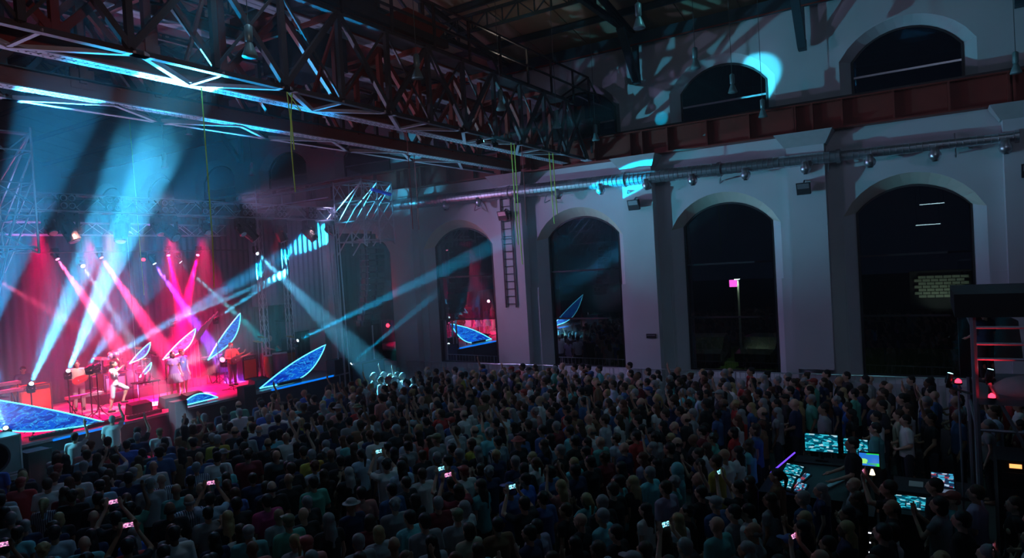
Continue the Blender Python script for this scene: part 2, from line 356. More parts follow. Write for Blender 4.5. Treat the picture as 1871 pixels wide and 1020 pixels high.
# roof: sloping boards, purlins, trusses
ridge_x, ridge_z, eave_z = 5.0, 17.2, 13.55
def roof_z(x): return eave_z + (24.3-x)/(24.3-ridge_x)*(ridge_z-eave_z) if x > ridge_x else eave_z + (x+14.3)/(ridge_x+14.3)*(ridge_z-eave_z)
ceil = bpy.data.objects.new('ceiling', None); COL.objects.link(ceil); ceil.location = (5, 20, eave_z); struct(ceil)
for y in np.arange(-10, 50, 1.9):
    g = .02
    MB().add([(24.6,y+g,roof_z(24.3)-.03),(ridge_x,y+g,ridge_z),(ridge_x,y+1.9-g,ridge_z),(24.6,y+1.9-g,roof_z(24.3)-.03),
              (24.6,y+g,roof_z(24.3)+.05),(ridge_x,y+g,ridge_z+.08),(ridge_x,y+1.9-g,ridge_z+.08),(24.6,y+1.9-g,roof_z(24.3)+.05)],
             [(0,1,2,3),(7,6,5,4),(0,4,5,1),(1,5,6,2),(2,6,7,3),(3,7,4,0)]).build('roof_panel', M_board, ceil)
MB().add([(24.7,-10,roof_z(24.3)+.06),(ridge_x,-10,ridge_z+.1),(ridge_x,50,ridge_z+.1),(24.7,50,roof_z(24.3)+.06)],[(0,1,2,3)]).build('roof_deck', M_darksteel, ceil)
MB().add([(-14.3,-10,eave_z),(ridge_x,-10,ridge_z+.1),(ridge_x,50,ridge_z+.1),(-14.3,50,eave_z)],[(0,1,2,3)]).build('roof_deck', M_darksteel, ceil)
for x in (22.4, 19.6, 16.8, 14.0, 11.2, 8.4):
    z = roof_z(x) - .12
    MB().ibeam((x,-10,z), (x,50,z), .12, .2, .02).build('purlin', M_roofsteel, ceil)
struct(MB().bar((23.6,-10,13.18),(23.6,50,13.18),.28,.38).build('trim_1', M_roofsteel))
struct(MB().tube((23.5,-10,12.98),(23.5,50,12.98),.035,n=8).build('trim_2', M_rust))
TP = PIERS[1:8]
TRW = ['above the pier right of the dark arched windows', 'between the two right-hand upper windows', 'left of the cyan-lit upper window',
       'over the handrail end of the crane', 'behind the crane walkway', 'far behind the crane', 'furthest back over the stage']
for p, w in zip(TP, TRW):
    e = empty('roof_truss', (23.7,p,11.65), 'dark blue-green steel roof truss '+w, 'roof truss', 'roof trusses')
    zb = 13.35
    MB().ibeam((23.6,p,zb),(5,p,zb+.1),.16,.18,.02).build('bottom_chord', M_roofsteel, e)
    MB().ibeam((23.9,p,roof_z(23.9)-.35),(5,p,ridge_z-.35),.16,.2,.02).build('top_chord', M_roofsteel, e)
    xs = np.linspace(22.4, 5.5, 9)
    for k, x in enumerate(xs):
        MB().bar((x,p,zb),(x,p,roof_z(x)-.35),.09).build('web_post', M_roofsteel, e)
        if k: MB().bar((xs[k-1],p,zb),(x,p,roof_z(x)-.35),.09).build('web_diagonal', M_roofsteel, e)
    # knee bracket on the wall: a tapering V of two struts
    b = MB(); b.bar((23.72,p,13.2),(23.72,p,11.7),.16,.2,up=(0,1,0)); b.build('bracket_post', M_roofsteel, e)
    b = MB(); b.bar((22.35,p,13.3),(23.62,p,11.72),.16,.26,up=(0,1,0)); b.build('knee_brace', M_roofsteel, e)
    MB().box((23.55,p-.12,11.62),(23.8,p+.12,11.95)).build('bracket_shoe', M_roofsteel, e)
# secondary lattice girders running along the hall under the roof
for x, w in ((19.6,'nearer the lit wall'),(13.6,'nearer the ridge')):
    e = empty('lattice_purlin', (x,12,13.3), 'long teal lattice girder under the roof boards, '+w, 'girder', 'lattice girders along the roof')
    for z in (13.45, 14.0): MB().bar((x,-4,z),(x,32,z),.09).build('chord', M_roofsteel, e)
    ys = np.arange(-2.35, 31, .62)
    for k, y in enumerate(ys):
        MB().bar((x,y,13.45),(x,y,14.0),.04).build('web_post', M_roofsteel, e)
        MB().bar((x,y,13.45 if k%2 else 14.0),(x,y+.62,14.0 if k%2 else 13.45),.04).build('web_diagonal', M_roofsteel, e)

# crane runway beam with stiffeners
rb = empty('crane_runway_beam', (23.4, 20, 8.92), 'red-brown riveted steel runway beam along the right wall above the duct', 'steel beam')
MB().bar((23.4,-8,9.36),(23.4,50,9.36),.03,.85).build('web', M_rust, rb)
MB().box((23.15,-8,8.92),(23.65,50,8.96)).build('bottom_flange', M_rust, rb)
MB().box((23.15,-8,9.78),(23.65,50,9.82)).build('top_flange', M_rust, rb)
MB().box((23.36,-8,9.82),(23.44,50,9.92)).build('rail', M_steel, rb)
for y in np.arange(-7.5, 49.5, 1.38):
    MB().box((23.17,y-.03,8.96),(23.63,y+.03,9.78)).build('stiffener', M_rust, rb)
for p in PIERS:
    for d in (-.25, .25): MB().box((23.17,p+d-.03,8.96),(23.63,p+d+.03,9.78)).build('stiffener', M_rust, rb)
r = MB()
for y in np.arange(-7.5, 30, .12):
    for x in (23.2, 23.32): r.box((x-.012,y-.012,9.82),(x+.012,y+.012,9.835)); r.box((23.15-.012,y-.012,9.73),(23.15,y+.012,9.75))
r.build('rivets', M_rust, rb, kind='stuff')

# spiral duct with ball nozzles
d = empty('ventilation_duct', (23.1, 12, 8.0), 'long galvanised spiral air duct hanging along the right wall', 'duct')
segs = [(26, 14.2, .25, .23), (14.2, 9.3, .24, .23), (9.3, 5.9, .23, .21), (5.9, 2.3, .20, .18), (2.3, -2.1, .15, .13)]
def duct_z(y): return 8.12 + .012*(y-8)
for (ya, yb, r1, r2) in segs:
    b = MB(); b.tube((23.1,ya,duct_z(ya)),(23.1,yb,duct_z(yb)),r1,r2,n=20,cap=True); b.build('duct_section', M_duct, d, smooth=False)
    n = int((ya-yb)/.16); rr = MB()
    for k in range(n):
        y = ya-(k+.5)*(ya-yb)/n; R = r1+(r2-r1)*(k+.5)/n
        rr.lathe((23.1,y,duct_z(y)), [(R-.01,-.014),(R+.012,-.005),(R+.012,.005),(R-.01,.014)], n=20, axis=(0,1,0))
    rr.build('spiral_seam', M_duct, d, kind='stuff')
    rr = MB().lathe((23.1,yb,duct_z(yb)), [(r2,-.06),(r2+.04,-.05),(r2+.04,.05),(r2,.06)], n=20, axis=(0,1,0)); rr.build('joint_ring', M_duct, d)
for y in (17.3,15.6,13.8,11.95,10.2,8.43,6.8,5.05,3.23,1.45,-.2,-1.84):
    n_ = MB().lathe((22.98,y,duct_z(y)-.22), [(.10,.16),(.11,.05),(.15,-.0),(.165,-.08),(.14,-.16),(.09,-.2),(.075,-.24),(.05,-.24)], n=14, axis=(-.25,0,1)).build('ball_nozzle', M_duct, d, smooth=True)
    MB().lathe((22.93,y,duct_z(y)-.46), [(.055,.02),(.05,0.)], n=12).build('nozzle_mouth', M_black, n_)
for y in (15.9, 12.6, 9.2, 5.9, 2.6, -.7):
    MB().bar((23.5,y,7.75),(23.05,y,7.62),.035).bar((23.5,y,8.35),(23.05,y,7.62),.03).build('wall_bracket', M_alu, d)
# floodlights on the pilasters
for p, w, z in ((14.4,'by the wall ladder',7.25),(8.9,'on the pier under the cyan-lit duct',7.15),(3.3,'on the pier between the two right-hand tall windows',7.12),(-2.35,'at the right edge of the photo',7.0)):
    e = empty('floodlight', (23.0,p,z), 'small square dark floodlight '+w, 'floodlight', 'wall floodlights')
    b = MB(); b.add([(22.86,p-.2,z-.16),(22.86,p+.2,z-.16),(22.72,p+.2,z+.2),(22.72,p-.2,z+.2),(22.98,p-.2,z-.12),(22.98,p+.2,z-.12),(22.9,p+.2,z+.22),(22.9,p-.2,z+.22)],
        [(0,1,2,3),(7,6,5,4),(0,4,5,1),(1,5,6,2),(2,6,7,3),(3,7,4,0)]); b.build('housing', M_darksteel, e)
    MB().add([(22.855,p-.17,z-.13),(22.855,p+.17,z-.13),(22.725,p+.17,z+.17),(22.725,p-.17,z+.17)],[(0,1,2,3)]).build('glass_front', M_alu, e)
    MB().bar((22.93,p,z+.2),(23.11,p,z+.3),.04).build('bracket', M_darksteel, e)
# wall ladder
e = empty('wall_ladder', (23.06,14.4,3.6), 'narrow dark metal ladder fixed to the wall between the two left tall windows', 'ladder')
LX = 23.06
for y in (14.15, 14.62): MB().bar((LX,y,3.6),(LX,y,8.0),.045).build('rail', M_darksteel, e)
for z in np.arange(3.75, 8.0, .3): MB().tube((LX,14.15,z),(LX,14.62,z),.016).build('rung', M_darksteel, e)
MB().path([(LX-.36*math.sin(PI*k/8), 14.15+.47*k/8, 6.35) for k in range(9)], .022).build('safety_hoop', M_darksteel, e)
e = empty('wall_sign', (23.1,8.6,2.45), 'small dark plate on the pier beside the third tall window', 'sign')
MB().box((23.08,8.42,2.4),(23.12,8.78,2.56)).build('plate', M_darksteel, e); MB().box((23.075,8.45,2.5),(23.08,8.75,2.52)).build('line_of_print', M_alu, e)
e = empty('crowd_barrier', (22.9,5,0), 'low steel barrier along the foot of the right wall', 'barrier')
for z in (1.32, .25): MB().tube((23.0,-2,z),(23.0,20,z),.02).build('rail', M_alu, e)
for y in np.arange(-2, 20.1, 1.1): MB().tube((23.0,y,0),(23.0,y,1.32),.02).build('post', M_alu, e)
bb = MB()
for y in np.arange(-2, 20.0, .18): bb.tube((23.0,y,.25),(23.0,y,1.32),.008,n=4)
bb.build('bars', M_alu, e, kind='stuff')

# outdoors
struct(MB().box((24.7,-60,-.4),(140,90,-.2)).build('ground', M_outdoor))
tag(MB().box((31,-8,-.2),(39.9,45,-.12)).build('lawn', M_grass), 'strip of grass outside, lit green by the street lamp', 'lawn', kind='stuff')
e = empty('street_lamp', (33,7.85,-.2), 'tall thin street lamp glowing white outside the third tall window', 'street lamp')
MB().tube((33,7.85,-.12),(33,7.85,4.05),.07,.045,n=8).build('pole', M_alu, e); MB().box((32.6,7.7,4.03),(33.05,7.98,4.12)).build('lamp_head', M_darksteel, e)
MB().box((32.65,7.75,4.0),(32.95,7.93,4.035)).build('lens', glow('street_lens', (.8,1,.9), 10), e)
spot((32.8,7.85,3.9),(33.5,8,0),150,(.75,1,.55),90,r=.1,bl=.6,name='street_lamp_light')
def car(x, y, rz, label, col):
    e = empty('car', (x,y,-.2), label, 'car', 'cars parked outside', rz)
    me = MB(); prof = [(-2.1,.35),(-2.15,.75),(-1.4,.9),(-.75,1.38),(.6,1.42),(1.35,.95),(2.0,.82),(2.1,.4)]
    me.prism([(px,-.82,pz) for px, pz in prof], (0,1.64,0)); base = Vector((0,0,0))
    for v in (me,): v.v = [(a+x, b+y, c-.2) for a, b, c in v.v]
    me.build('body', mat('car_paint_'+col[0], col[1], .3, .4, var=.05), e)
    w = MB(); w.prism([(px,-.835,pz) for px, pz in [(-1.25,.93),(-.7,1.3),(.52,1.34),(1.15,.96)]], (0,1.67,0)); w.v = [(a+x,b+y,c-.2) for a,b,c in w.v]; w.build('window_glass_band', M_gloss, e)
    for sx in (-1.3, 1.3):
        for sy in (-.84, .66):
            k = MB().tube((sx+x,sy+y,.33-.2),(sx+x,sy+.18+y,.33-.2),.33,n=14); k.build('wheel', M_black, e)
car(34.2,9.7,0.12,'dark parked car outside, left of the street lamp',('grey',(.04,.045,.05)))
car(34.4,7.0,-.1,'dark parked car outside, right of the street lamp',('dark',(.03,.035,.04)))
car(34.5,26.5,1.25,'pale parked car outside the first tall window, left one',('pale',(.10,.11,.12)))
car(34.0,21.4,1.3,'pale parked car outside the first tall window, right one',('pale',(.10,.11,.12)))
tag(MB().box((40,9.5,3.3),(40.1,10.0,3.7)).build('lit_sign', glow('pink_sign_glow',(1,.1,.6),3)), 'small glowing pink sign outside beyond the street lamp', 'sign')
MB().tube((40.05,9.75,-.2),(40.05,9.75,3.3),.04).build('post', M_darksteel, bpy.data.objects['lit_sign'])
e = empty('reflection_wall', (40,-.3,-.2), 'pale brick wall added outside for the reflection seen in the rightmost tall window', 'wall')  # added wall standing in for a reflection of the opposite wall
mb_ = mat('pale_brick', (.55,.60,.48), .85, var=.2, scale=3)
MB().box((40.12,-1.6,-.2),(40.4,1.0,3.8)).build('backing', M_outdoor, e)
first = None
for r_ in range(7):
    for c_ in range(6):
        y = -1.35+c_*.36+(.18 if r_%2 else 0); z = 2.45+r_*.16
        if first is None: first = MB().box((40,-.16,.0),(40.12,.16,.13)); first = first.build('brick', mb_, e); first.location = (0,y,z)
        else:
            k = first.copy(); COL.objects.link(k); k.location = (0,y,z)
for ch in [o for o in bpy.data.objects if o.name.startswith('brick')]:
    ch.data.update()
spot((38.2,-.3,1.2),(40,-.3,3.2),70,(.8,1,.75),60,r=.1,bl=.7,name='reflection_wall_light')  # unseen lamp added to brighten the wall that stands for the reflection

# ------------------------------------------------------------------ overhead crane
CR = empty('overhead_crane', (12, 12.6, 8.99), 'huge dark riveted lattice bridge crane spanning the hall above the crowd, with handrail and trolley', 'crane')
zb, zt = 8.99, 10.95
X0, X1 = 0.5, 23.0
def L_angle(b, p, q, w=.10, t=.014, up=(0,0,1)):
    p, q, a, c = b.frame(p, q, up); b.bar(p - c*(w/2), q - c*(w/2), w, t, up); b.bar(p - a*(w/2), q - a*(w/2), t, w, up); return b
nodesC = [4.62+1.52*k for k in range(-3, 13)]; nodesC = [x for x in nodesC if X0 <= x <= X1]
def side_truss(y, w, m, pitch, ph, cross=True):
    L_angle(MB(), (X0,y,zb+.06), (X1,y,zb+.06), w).build('bottom_chord', m, CR)
    MB().box((X0,y-.06,zb-.006),(X1,y+.06,zb+.006)).build('bottom_flange', M_flange, CR)
    L_angle(MB(), (X0,y,zt), (X1-1.0,y,zt), w).build('top_chord', m, CR)
    x = ph; k = 0
    while x < X1-.2:
        if x > X0:
            MB().bar((x,y,zb+.1),(x,y,zt if x < X1-1 else zb+.5),.11,.10).build('post', m, CR)
            if x+pitch < X1:
                MB().bar((x,y,zb+.1 if k%2 else zt),(x+pitch,y,zt if k%2 else zb+.1),.09,.11).build('diagonal', m, CR)
                if cross: MB().bar((x,y+.03,zt if k%2 else zb+.1),(x+pitch,y+.03,zb+.1 if k%2 else zt),.04,.05).build('counter_diagonal', m, CR)
        x += pitch; k += 1
side_truss(10.65, .12, M_steel, 1.52, 1.58)
side_truss(14.75, .10, M_steel, 1.45, 1.7, cross=False)
def heavy_girder(y):
    for z, h in ((zb, .36), (zt, .34)):
        MB().bar((X0,y,z+h/2),(X1,y,z+h/2),.03,h).build('chord_web', M_rust, CR)
        MB().bar((X0,y,z+.012),(X1,y,z+.012),.30 if z == zb else .34,.024,up=(0,0,1)).build('chord_flange', M_flange, CR)
        MB().bar((X0,y,z+h),(X1,y,z+h),.26,.022).build('chord_flange', M_steel, CR)
    x = 1.0; k = 0
    while x < X1-.2:
        MB().bar((x,y,zb+.3),(x,y,zt+.1),.13,.11).build('post', M_rust, CR)
        MB().box((x-.22,y-.02,zb+.2),(x+.22,y+.02,zb+.58)).build('gusset_plate', M_rust, CR)
        if x+1.5 < X1: MB().bar((x,y,zb+.35 if k%2 else zt),(x+1.5,y,zt if k%2 else zb+.35),.10,.13).build('diagonal', M_rust, CR)
        x += 1.5; k += 1
    r = MB()
    for j in range(int((X1-X0)/.085)):
        x = X0+.085*j; dy = .085 if j%2 else .035
        for s in (-1, 1): r.tube((x,y+s*dy,zb-.004),(x,y+s*dy,zb+.001),.017,n=6)
    r.build('rivet_holes', M_black, CR, kind='stuff')
heavy_girder(11.6); heavy_girder(13.85)
# horizontal bracing between the girders and their outriggers, with node plates
for a in np.arange(4.75-5.8, X1-1, 2.93):
    for y0, y1 in ((11.6, 10.65), (13.85, 14.75)):
        off = 0 if y0 < 12 else -.15
        for d in (-1.42, 1.42):
            if X0 < a+off < X1 and X0 < a+off+d < X1:
                L_angle(MB(), (a+off,y0,zb+.02), (a+off+d,y1,zb+.04), .085).build('plan_brace', M_flange, CR)
                MB().box((a+off+d-.18,y1-.07,zb-.012),(a+off+d+.18,y1+.07,zb)).build('node_plate', M_flange, CR)
    if X0 < a < X1: L_angle(MB(), (a,11.6,zb+.02),(a+.05,10.65,zb+.04),.07).build('plan_brace', M_flange, CR)
for a in np.arange(1.6, X1, 3.04):
    for z in (zt-.02,): MB().bar((a,10.65,z),(a,14.75,z),.10,.12).build('cross_member', M_rust, CR)
    MB().bar((a,10.65,zt-.1),(a,11.6,zb+.3),.06).build('sway_brace', M_rust, CR); MB().bar((a,14.75,zt-.1),(a,13.85,zb+.3),.06).build('sway_brace', M_rust, CR)
for k, x in enumerate(np.arange(1.2, X1-.3, 3.04)):
    MB().bar((x,11.6,zt-.05),(x+3.04 if k%2 else x,13.85,zt-.05),.06).build('top_brace', M_rust, CR)
# walkway grating
MB().box((X0,10.68,zt+.06),(X1-1.2,11.4,zt+.10)).build('walkway', M_darksteel, CR)
MB().box((X0,13.95,zt+.06),(X1-1.2,14.7,zt+.10)).build('walkway', M_darksteel, CR)
# handrail (near side)
for z in (12.1, 11.55): MB().bar((X0,10.6,z),(X1+.35,10.6,z),.055).build('handrail', M_darksteel, CR)
for x in [14.05-1.62*k for k in range(8,0,-1)] + [14.05,15.6,17.2,18.8,20.35,22.0,23.3]:
    if x > X0: MB().bar((x,10.6,zt if x < 22.5 else 9.3),(x,10.6,12.1),.06).build('rail_post', M_darksteel, CR)
MB().bar((23.3,10.6,12.1),(23.4,10.2,11.1),.06).bar((23.3,10.6,12.1),(23.45,12.0,11.55),.05).build('handrail', M_darksteel, CR)
for z in (12.0, 11.5): MB().bar((X0,14.75,z),(X1-2,14.75,z),.05).build('handrail', M_darksteel, CR)
for x in np.arange(1.5, 21, 2.6): MB().bar((x,14.75,zt),(x,14.75,12.0),.05).build('rail_post', M_darksteel, CR)
# end carriage on the rail
MB().box((22.9,10.3,9.92),(23.5,15.1,10.5)).build('end_carriage', M_darksteel, CR)
MB().box((22.6,10.9,10.45),(23.5,14.3,11.0)).build('end_carriage', M_darksteel, CR)
for y in (10.7, 14.6): MB().tube((23.3,y,10.1),(23.5,y,10.1),.28,n=16).build('wheel', M_darksteel, CR)
MB().bar((21.5,10.65,zt),(23.0,10.65,zb+.06),.10).bar((21.5,10.65,zt),(20.7,10.65,zb+.1),.09).build('end_strut', M_steel, CR)
MB().box((22.7,10.5,zb-.02),(23.1,10.8,zb+.02)).build('node_plate', M_flange, CR)
# trolley with cab hanging on top of the bridge
tz = zt+.36
tr = MB().box((10.6,11.3,tz),(14.7,14.1,tz+.28)).build('trolley_frame', M_rust, CR)
b = MB(); b.prism([(13.4,10.9,zt+.95),(15.1,10.9,zt+.9),(14.5,10.9,zt+.38),(13.3,10.9,zt+.38)], (0,1.0,0)); b.build('trolley_cowl', M_rust, CR)
MB().tube((11.6,11.6,tz+.75),(11.6,13.8,tz+.75),.42,n=18).build('hoist_drum', M_darksteel, CR)
MB().box((12.4,11.8,tz+.28),(13.3,12.7,tz+1.0)).build('motor', M_darksteel, CR); MB().tube((12.5,12.9,tz+.6),(13.5,12.9,tz+.6),.28,n=14).build('gearbox', M_darksteel, CR)
MB().bar((10.7,11.35,tz+.3),(10.7,11.35,tz+1.3),.05).bar((14.6,11.35,tz+.3),(14.6,11.35,tz+1.3),.05).bar((10.7,11.35,tz+1.3),(14.6,11.35,tz+1.3),.05).build('trolley_rail', M_darksteel, CR)
MB().box((11.0,11.9,zt-.75),(12.2,13.5,zt+.3)).build('hook_block', M_darksteel, CR)
MB().bar((9.4,10.95,11.35),(15.0,10.95,11.35),.16,.2).build('cable_tray', M_darksteel, CR)

# pendant lamps
def pendant(x, y, z, label, first, cable_top=None):
    top = roof_z(x)-.02 if cable_top is None else cable_top
    e = empty('pendant_lamp', (x,y,z), label, 'lamp', 'pendant lamps hanging from the roof')
    MB().lathe((x,y,z), [(.135,0),(.142,.015),(.11,.10),(.062,.24),(.05,.27)], n=18).build('bell_shade', M_lampshade, e, smooth=True)
    MB().lathe((x,y,z), [(.03,.26),(.072,.29),(.072,.55),(.03,.585)], n=16).build('ballast_can', M_lampshade, e, smooth=True)
    MB().lathe((x,y,z), [(.125,.004),(.125,.012)], n=18).build('glass_disc', M_alu, e)
    MB().tube((x,y,z+.58),(x,y,top),.009,n=5).build('cable', M_cable, e)
    MB().bar((x-.09,y,z+.2),(x-.09,y,z+.5),.012).build('safety_wire', M_cable, e)
LAMPS = [((8.12,10.3,9.32),'lit cyan, in front of the crane at upper left'), ((12.75,11.4-1.2,9.85),'left end of the row before the crane truss'),
 ((16.42,10.2,9.7),'second along the crane truss, below the handrail'), ((20.0,10.3,9.72),'third along the crane truss'),
 ((22.6,10.1,9.6),'glowing cyan beside the end of the crane'), ((17.7,15.6,11.3),'small, behind the crane girders'),
 ((14.9,5.44,10.5),'large, before the roof bracket at top centre'), ((18.78,5.3,10.4),'just left above the cyan-lit upper window'),
 ((21.6,5.0,10.2),'in front of the cyan-lit upper window'), ((22.9,4.4,9.55),'right of the cyan-lit upper window, by the red beam'),
 ((22.6,-2.1,9.6),'at the right edge above the red beam'), ((19.8,25.5,9.95),'tiny and white, far over the stage right of a dark window'),
 ((15.2,24.6,9.75),'tiny, far over the stage in the blue haze'), ((16.4,24.8,11.2),'tiny, high behind the lower crane girder')]
for (p, w) in LAMPS: pendant(*p, 'bell-shaped pendant lamp, '+w, None)

# ropes hanging from the crane
def rope(name, pts, r, m, label, n=5):
    tag(MB().path(pts, r, n).build(name, m), label.replace('yellow-green','green').replace('hanging ',''), 'rope', 'ropes hanging from the crane')
rope('rope', [(8.0,11.6,9.0),(8.02,11.6,6.1),(8.0,11.62,5.2)], .012, M_rope, 'single yellow-green rope hanging over the stage front, left one')
k = 0
for dx, zz in ((0,6.3),(.06,6.6),(.12,6.9),(.17,7.9)):
    k += 1
rope('rope_bundle', [(9.25,10.7,9.0),(9.3,10.7,8.4),(9.27,10.7,7.9),(9.3,10.7,7.0)], .012, M_rope, 'bundle of yellow-green rope dangling from the middle of the crane, main strand')
rope('rope_bundle', [(9.4,10.72,9.0),(9.33,10.72,8.5),(9.36,10.72,7.85)], .014, M_rope, 'short loose yellow-green strand beside the middle rope bundle')
rope('rope', [(9.25,10.7,9.0),(9.75,10.9,8.72),(10.2,11.6,9.0)], .01, M_rope, 'slack yellow rope looped between two crane chords')
for (x, y, z1, w) in ((17.6,10.65,5.9,'left strand of the pair before the leftmost tall windows'),(17.78,10.65,5.3,'right strand of the pair before the leftmost tall windows'),(20.1,10.7,6.6,'left strand of the pair over the second tall window'),(20.35,10.7,6.9,'right strand of the pair over the second tall window')):
    rope('rope', [(x,y,9.0),(x+.03,y,z1+1),(x+.08,y,z1)], .016, M_rope, 'yellow-green rope, '+w)
for (x, y, z1, w) in ((13.9,11.6,6.4,'left'),(16.9,13.85,6.6,'middle'),(18.3,10.7,6.5,'right, by the green ropes')):
    rope('cord', [(x,y,9.0),(x+.03,y,7.6),(x+.02,y,z1)], .010, M_redrope, 'thin dull red cord hanging below the crane, '+w)
rope('cord', [(13.0,23.0,roof_z(13)),(13.1,23,8),(13.15,23,5.0)], .01, M_rope, 'thin pale cord hanging before the stage truss')

# fluorescent fittings over the balcony behind the camera (seen only mirrored in the tall window)
for y, z, w in ((3.2,7.55,'upper'),(3.45,6.3,'lower')):
    e = empty('fluorescent_fitting', (-1.0,y-1.6,z), 'cool white fluorescent fitting over the balcony, %s one, mirrored in the rightmost tall window' % w, 'light fitting', 'fluorescent fittings')
    MB().box((-1.1,y-2.3,z+.03),(-.9,y-.9,z+.1)).build('fitting_body', M_alu, e); MB().tube((-1.0,y-2.25,z),(-1.0,y-.95,z),.02,n=8).build('tube', glow('fluorescent_tube',(.6,.95,1),7), e)
    for q in (y-2.2, y-1.0): MB().tube((-1.0,q,z+.1),(-1.0,q,z+6),.008,n=4).build('hanger', M_cable, e)

# ------------------------------------------------------------------ stage
ST = empty('stage', (12.5, 25, 0), 'dark raised stage floor washed in red light with a plain black front', 'stage')
ns = 0
for i in range(8):
    for j in range(4):
        x = 3.2+i*2.2; y = 21.4+j*2.0
        MB().box((x+.01,y+.01,1.07),(x+2.19,y+1.99,1.15)).build('deck_panel', M_deck, ST)
MB().box((3.2,21.5,0),(20.8,29.4,1.07)).build('substructure', M_black, ST)
for i in range(8): MB().box((3.2+i*2.2+.015,21.42,.02),(5.4+i*2.2-.015,21.5,1.06)).build('front_panel', M_fascia, ST)
MB().box((3.2,21.33,1.08),(20.8,21.42,1.16)).build('edge_trim', M_alu, ST)

def curtain(name, a, b, z0, z1, m, label, amp=.07, wl=.28):
    a = Vector((*a,0)); b = Vector((*b,0)); L = (b-a).length; d = (b-a)/L; nrm = Vector((-d.y,d.x,0)); n = int(L/wl*8); v = []; f = []
    rows = 6
    for r_ in range(rows+1):
        z = z0+(z1-z0)*r_/rows
        for k in range(n+1):
            s = L*k/n; w = amp*math.sin(2*PI*s/wl+.8*math.sin(s*2.1))*(1.15-.4*r_/rows)+.04*math.sin(s*1.3+z*.3)
            p = a+d*s+nrm*w; v.append((p.x,p.y,z))
    for r_ in range(rows):
        for k in range(n): i = r_*(n+1)+k; f.append((i,i+1,i+n+2,i+n+1))
    o = MB().add(v, f).build(name, m, smooth=True); tag(o, label, 'curtain'); 
    mo = o.modifiers.new('thickness','SOLIDIFY'); mo.thickness = .02; return o
curtain('stage_curtain', (4.0,27.9), (21.2,27.9), 1.15, 8.6, M_backdrop, 'wide dark backdrop curtain at the rear of the stage', amp=.03)
curtain('stage_curtain', (20.3,26.7), (22.4,26.7), 4.05, 8.4, M_curtain, 'short raised grey curtain above the percussionist', amp=.022)
curtain('stage_curtain', (21.3,25.2), (23.3,25.2), 2.78, 8.2, M_curtain, 'grey side curtain struck by a bright cyan patch, right of stage', amp=.03)
curtain('stage_drape', (21.2,29.2), (23.5,29.2), 0, 8.5, M_drape, 'black drape far behind the percussion corner', amp=.03)
curtain('stage_drape', (20.9,21.75), (23.35,21.75), 0, 7.1, M_drape, 'black drape closing the side of the stage beside the speaker tower', amp=.03)
curtain('stage_drape', (3.2,29.6), (21.2,29.6), 0, 9.0, M_drape, 'black drape behind the backdrop curtain', amp=.03)

# box truss builder: 4 chords + lacing, children of e
def box_truss(e, p, q, w, h, step, m, r=.025, up=(0,0,1), faces=(0,1,2,3)):
    mb = MB(); p, q, a, b = mb.frame(p, q, up); L = (q-p).length; d = (q-p)/L
    cn = [a*(-w/2)+b*(-h/2), a*(w/2)+b*(-h/2), a*(w/2)+b*(h/2), a*(-w/2)+b*(h/2)]
    for c in cn: MB().tube(p+c, q+c, r, n=6).build('chord', m, e)
    n = max(1, int(round(L/step)))
    for fi in faces:
        c0, c1 = cn[fi], cn[(fi+1) % 4]
        for k in range(n):
            s0 = p+d*(L*k/n); s1 = p+d*(L*(k+1)/n)
            A, B = (c0, c1) if k % 2 else (c1, c0)
            MB().tube(s0+A, s1+B, r*.55, n=4, cap=False).build('lacing', m, e)
    return e
e = empty('lighting_truss', (15,21.6,7.6), 'front aluminium lighting truss across the stage, carrying moving heads', 'truss')
box_truss(e, (8.6,21.6,7.88), (22.3,21.6,7.88), .5, .5, .55, M_alu)
e = empty('lighting_truss', (15,27,7.2), 'rear aluminium truss with the red and pink spotlights', 'truss')
box_truss(e, (8.6,27,7.58), (19.2,27,7.58), .45, .45, .6, M_alu)
e = empty('lighting_truss', (15,25.8,6.4), 'thin dark pipe holding the low row of beam lights', 'truss')
for z in (6.72,): MB().tube((9.5,27,z),(21.6,27,z),.03,n=6).build('chord', M_darksteel, e)
for x in (9.5, 13.2, 17.0): MB().tube((x,27,6.72),(x,27,7.36),.02,n=5).build('hanger', M_darksteel, e)
for (x, y, z1, w) in ((18.75,24,9.3,'left mast, in front of the percussion'),(20.42,24.4,9.0,'right mast, beside the short curtain'),(13.6,24.6,7.2,'behind the singers')):
    e = empty('truss_mast', (x,y,1.15), 'slim vertical aluminium mast standing on the stage, '+w, 'mast')
    if z1 > 8: box_truss(e, (x,y,1.15), (x,y,z1-1.2), .22, .22, .45, M_alu, r=.018, up=(0,1,0)); MB().tube((x,y,z1-1.2),(x,y,z1),.02).build('pole', M_alu, e)
    else: MB().tube((x,y,1.15),(x,y,z1),.012).build('pole', M_alu, e)
MB_ = MB
e = empty('stage_roof_beam', (20.4,25,8.9), 'pale sloping roof beam running back from the speaker tower', 'beam')
MB().bar((20.4,19.6,9.1),(20.5,29.5,9.0),.09,.12).build('beam', M_alu, e); MB().tube((20.4,21.5,8.6),(20.5,29.5,8.55),.03).build('lower_tube', M_alu, e)

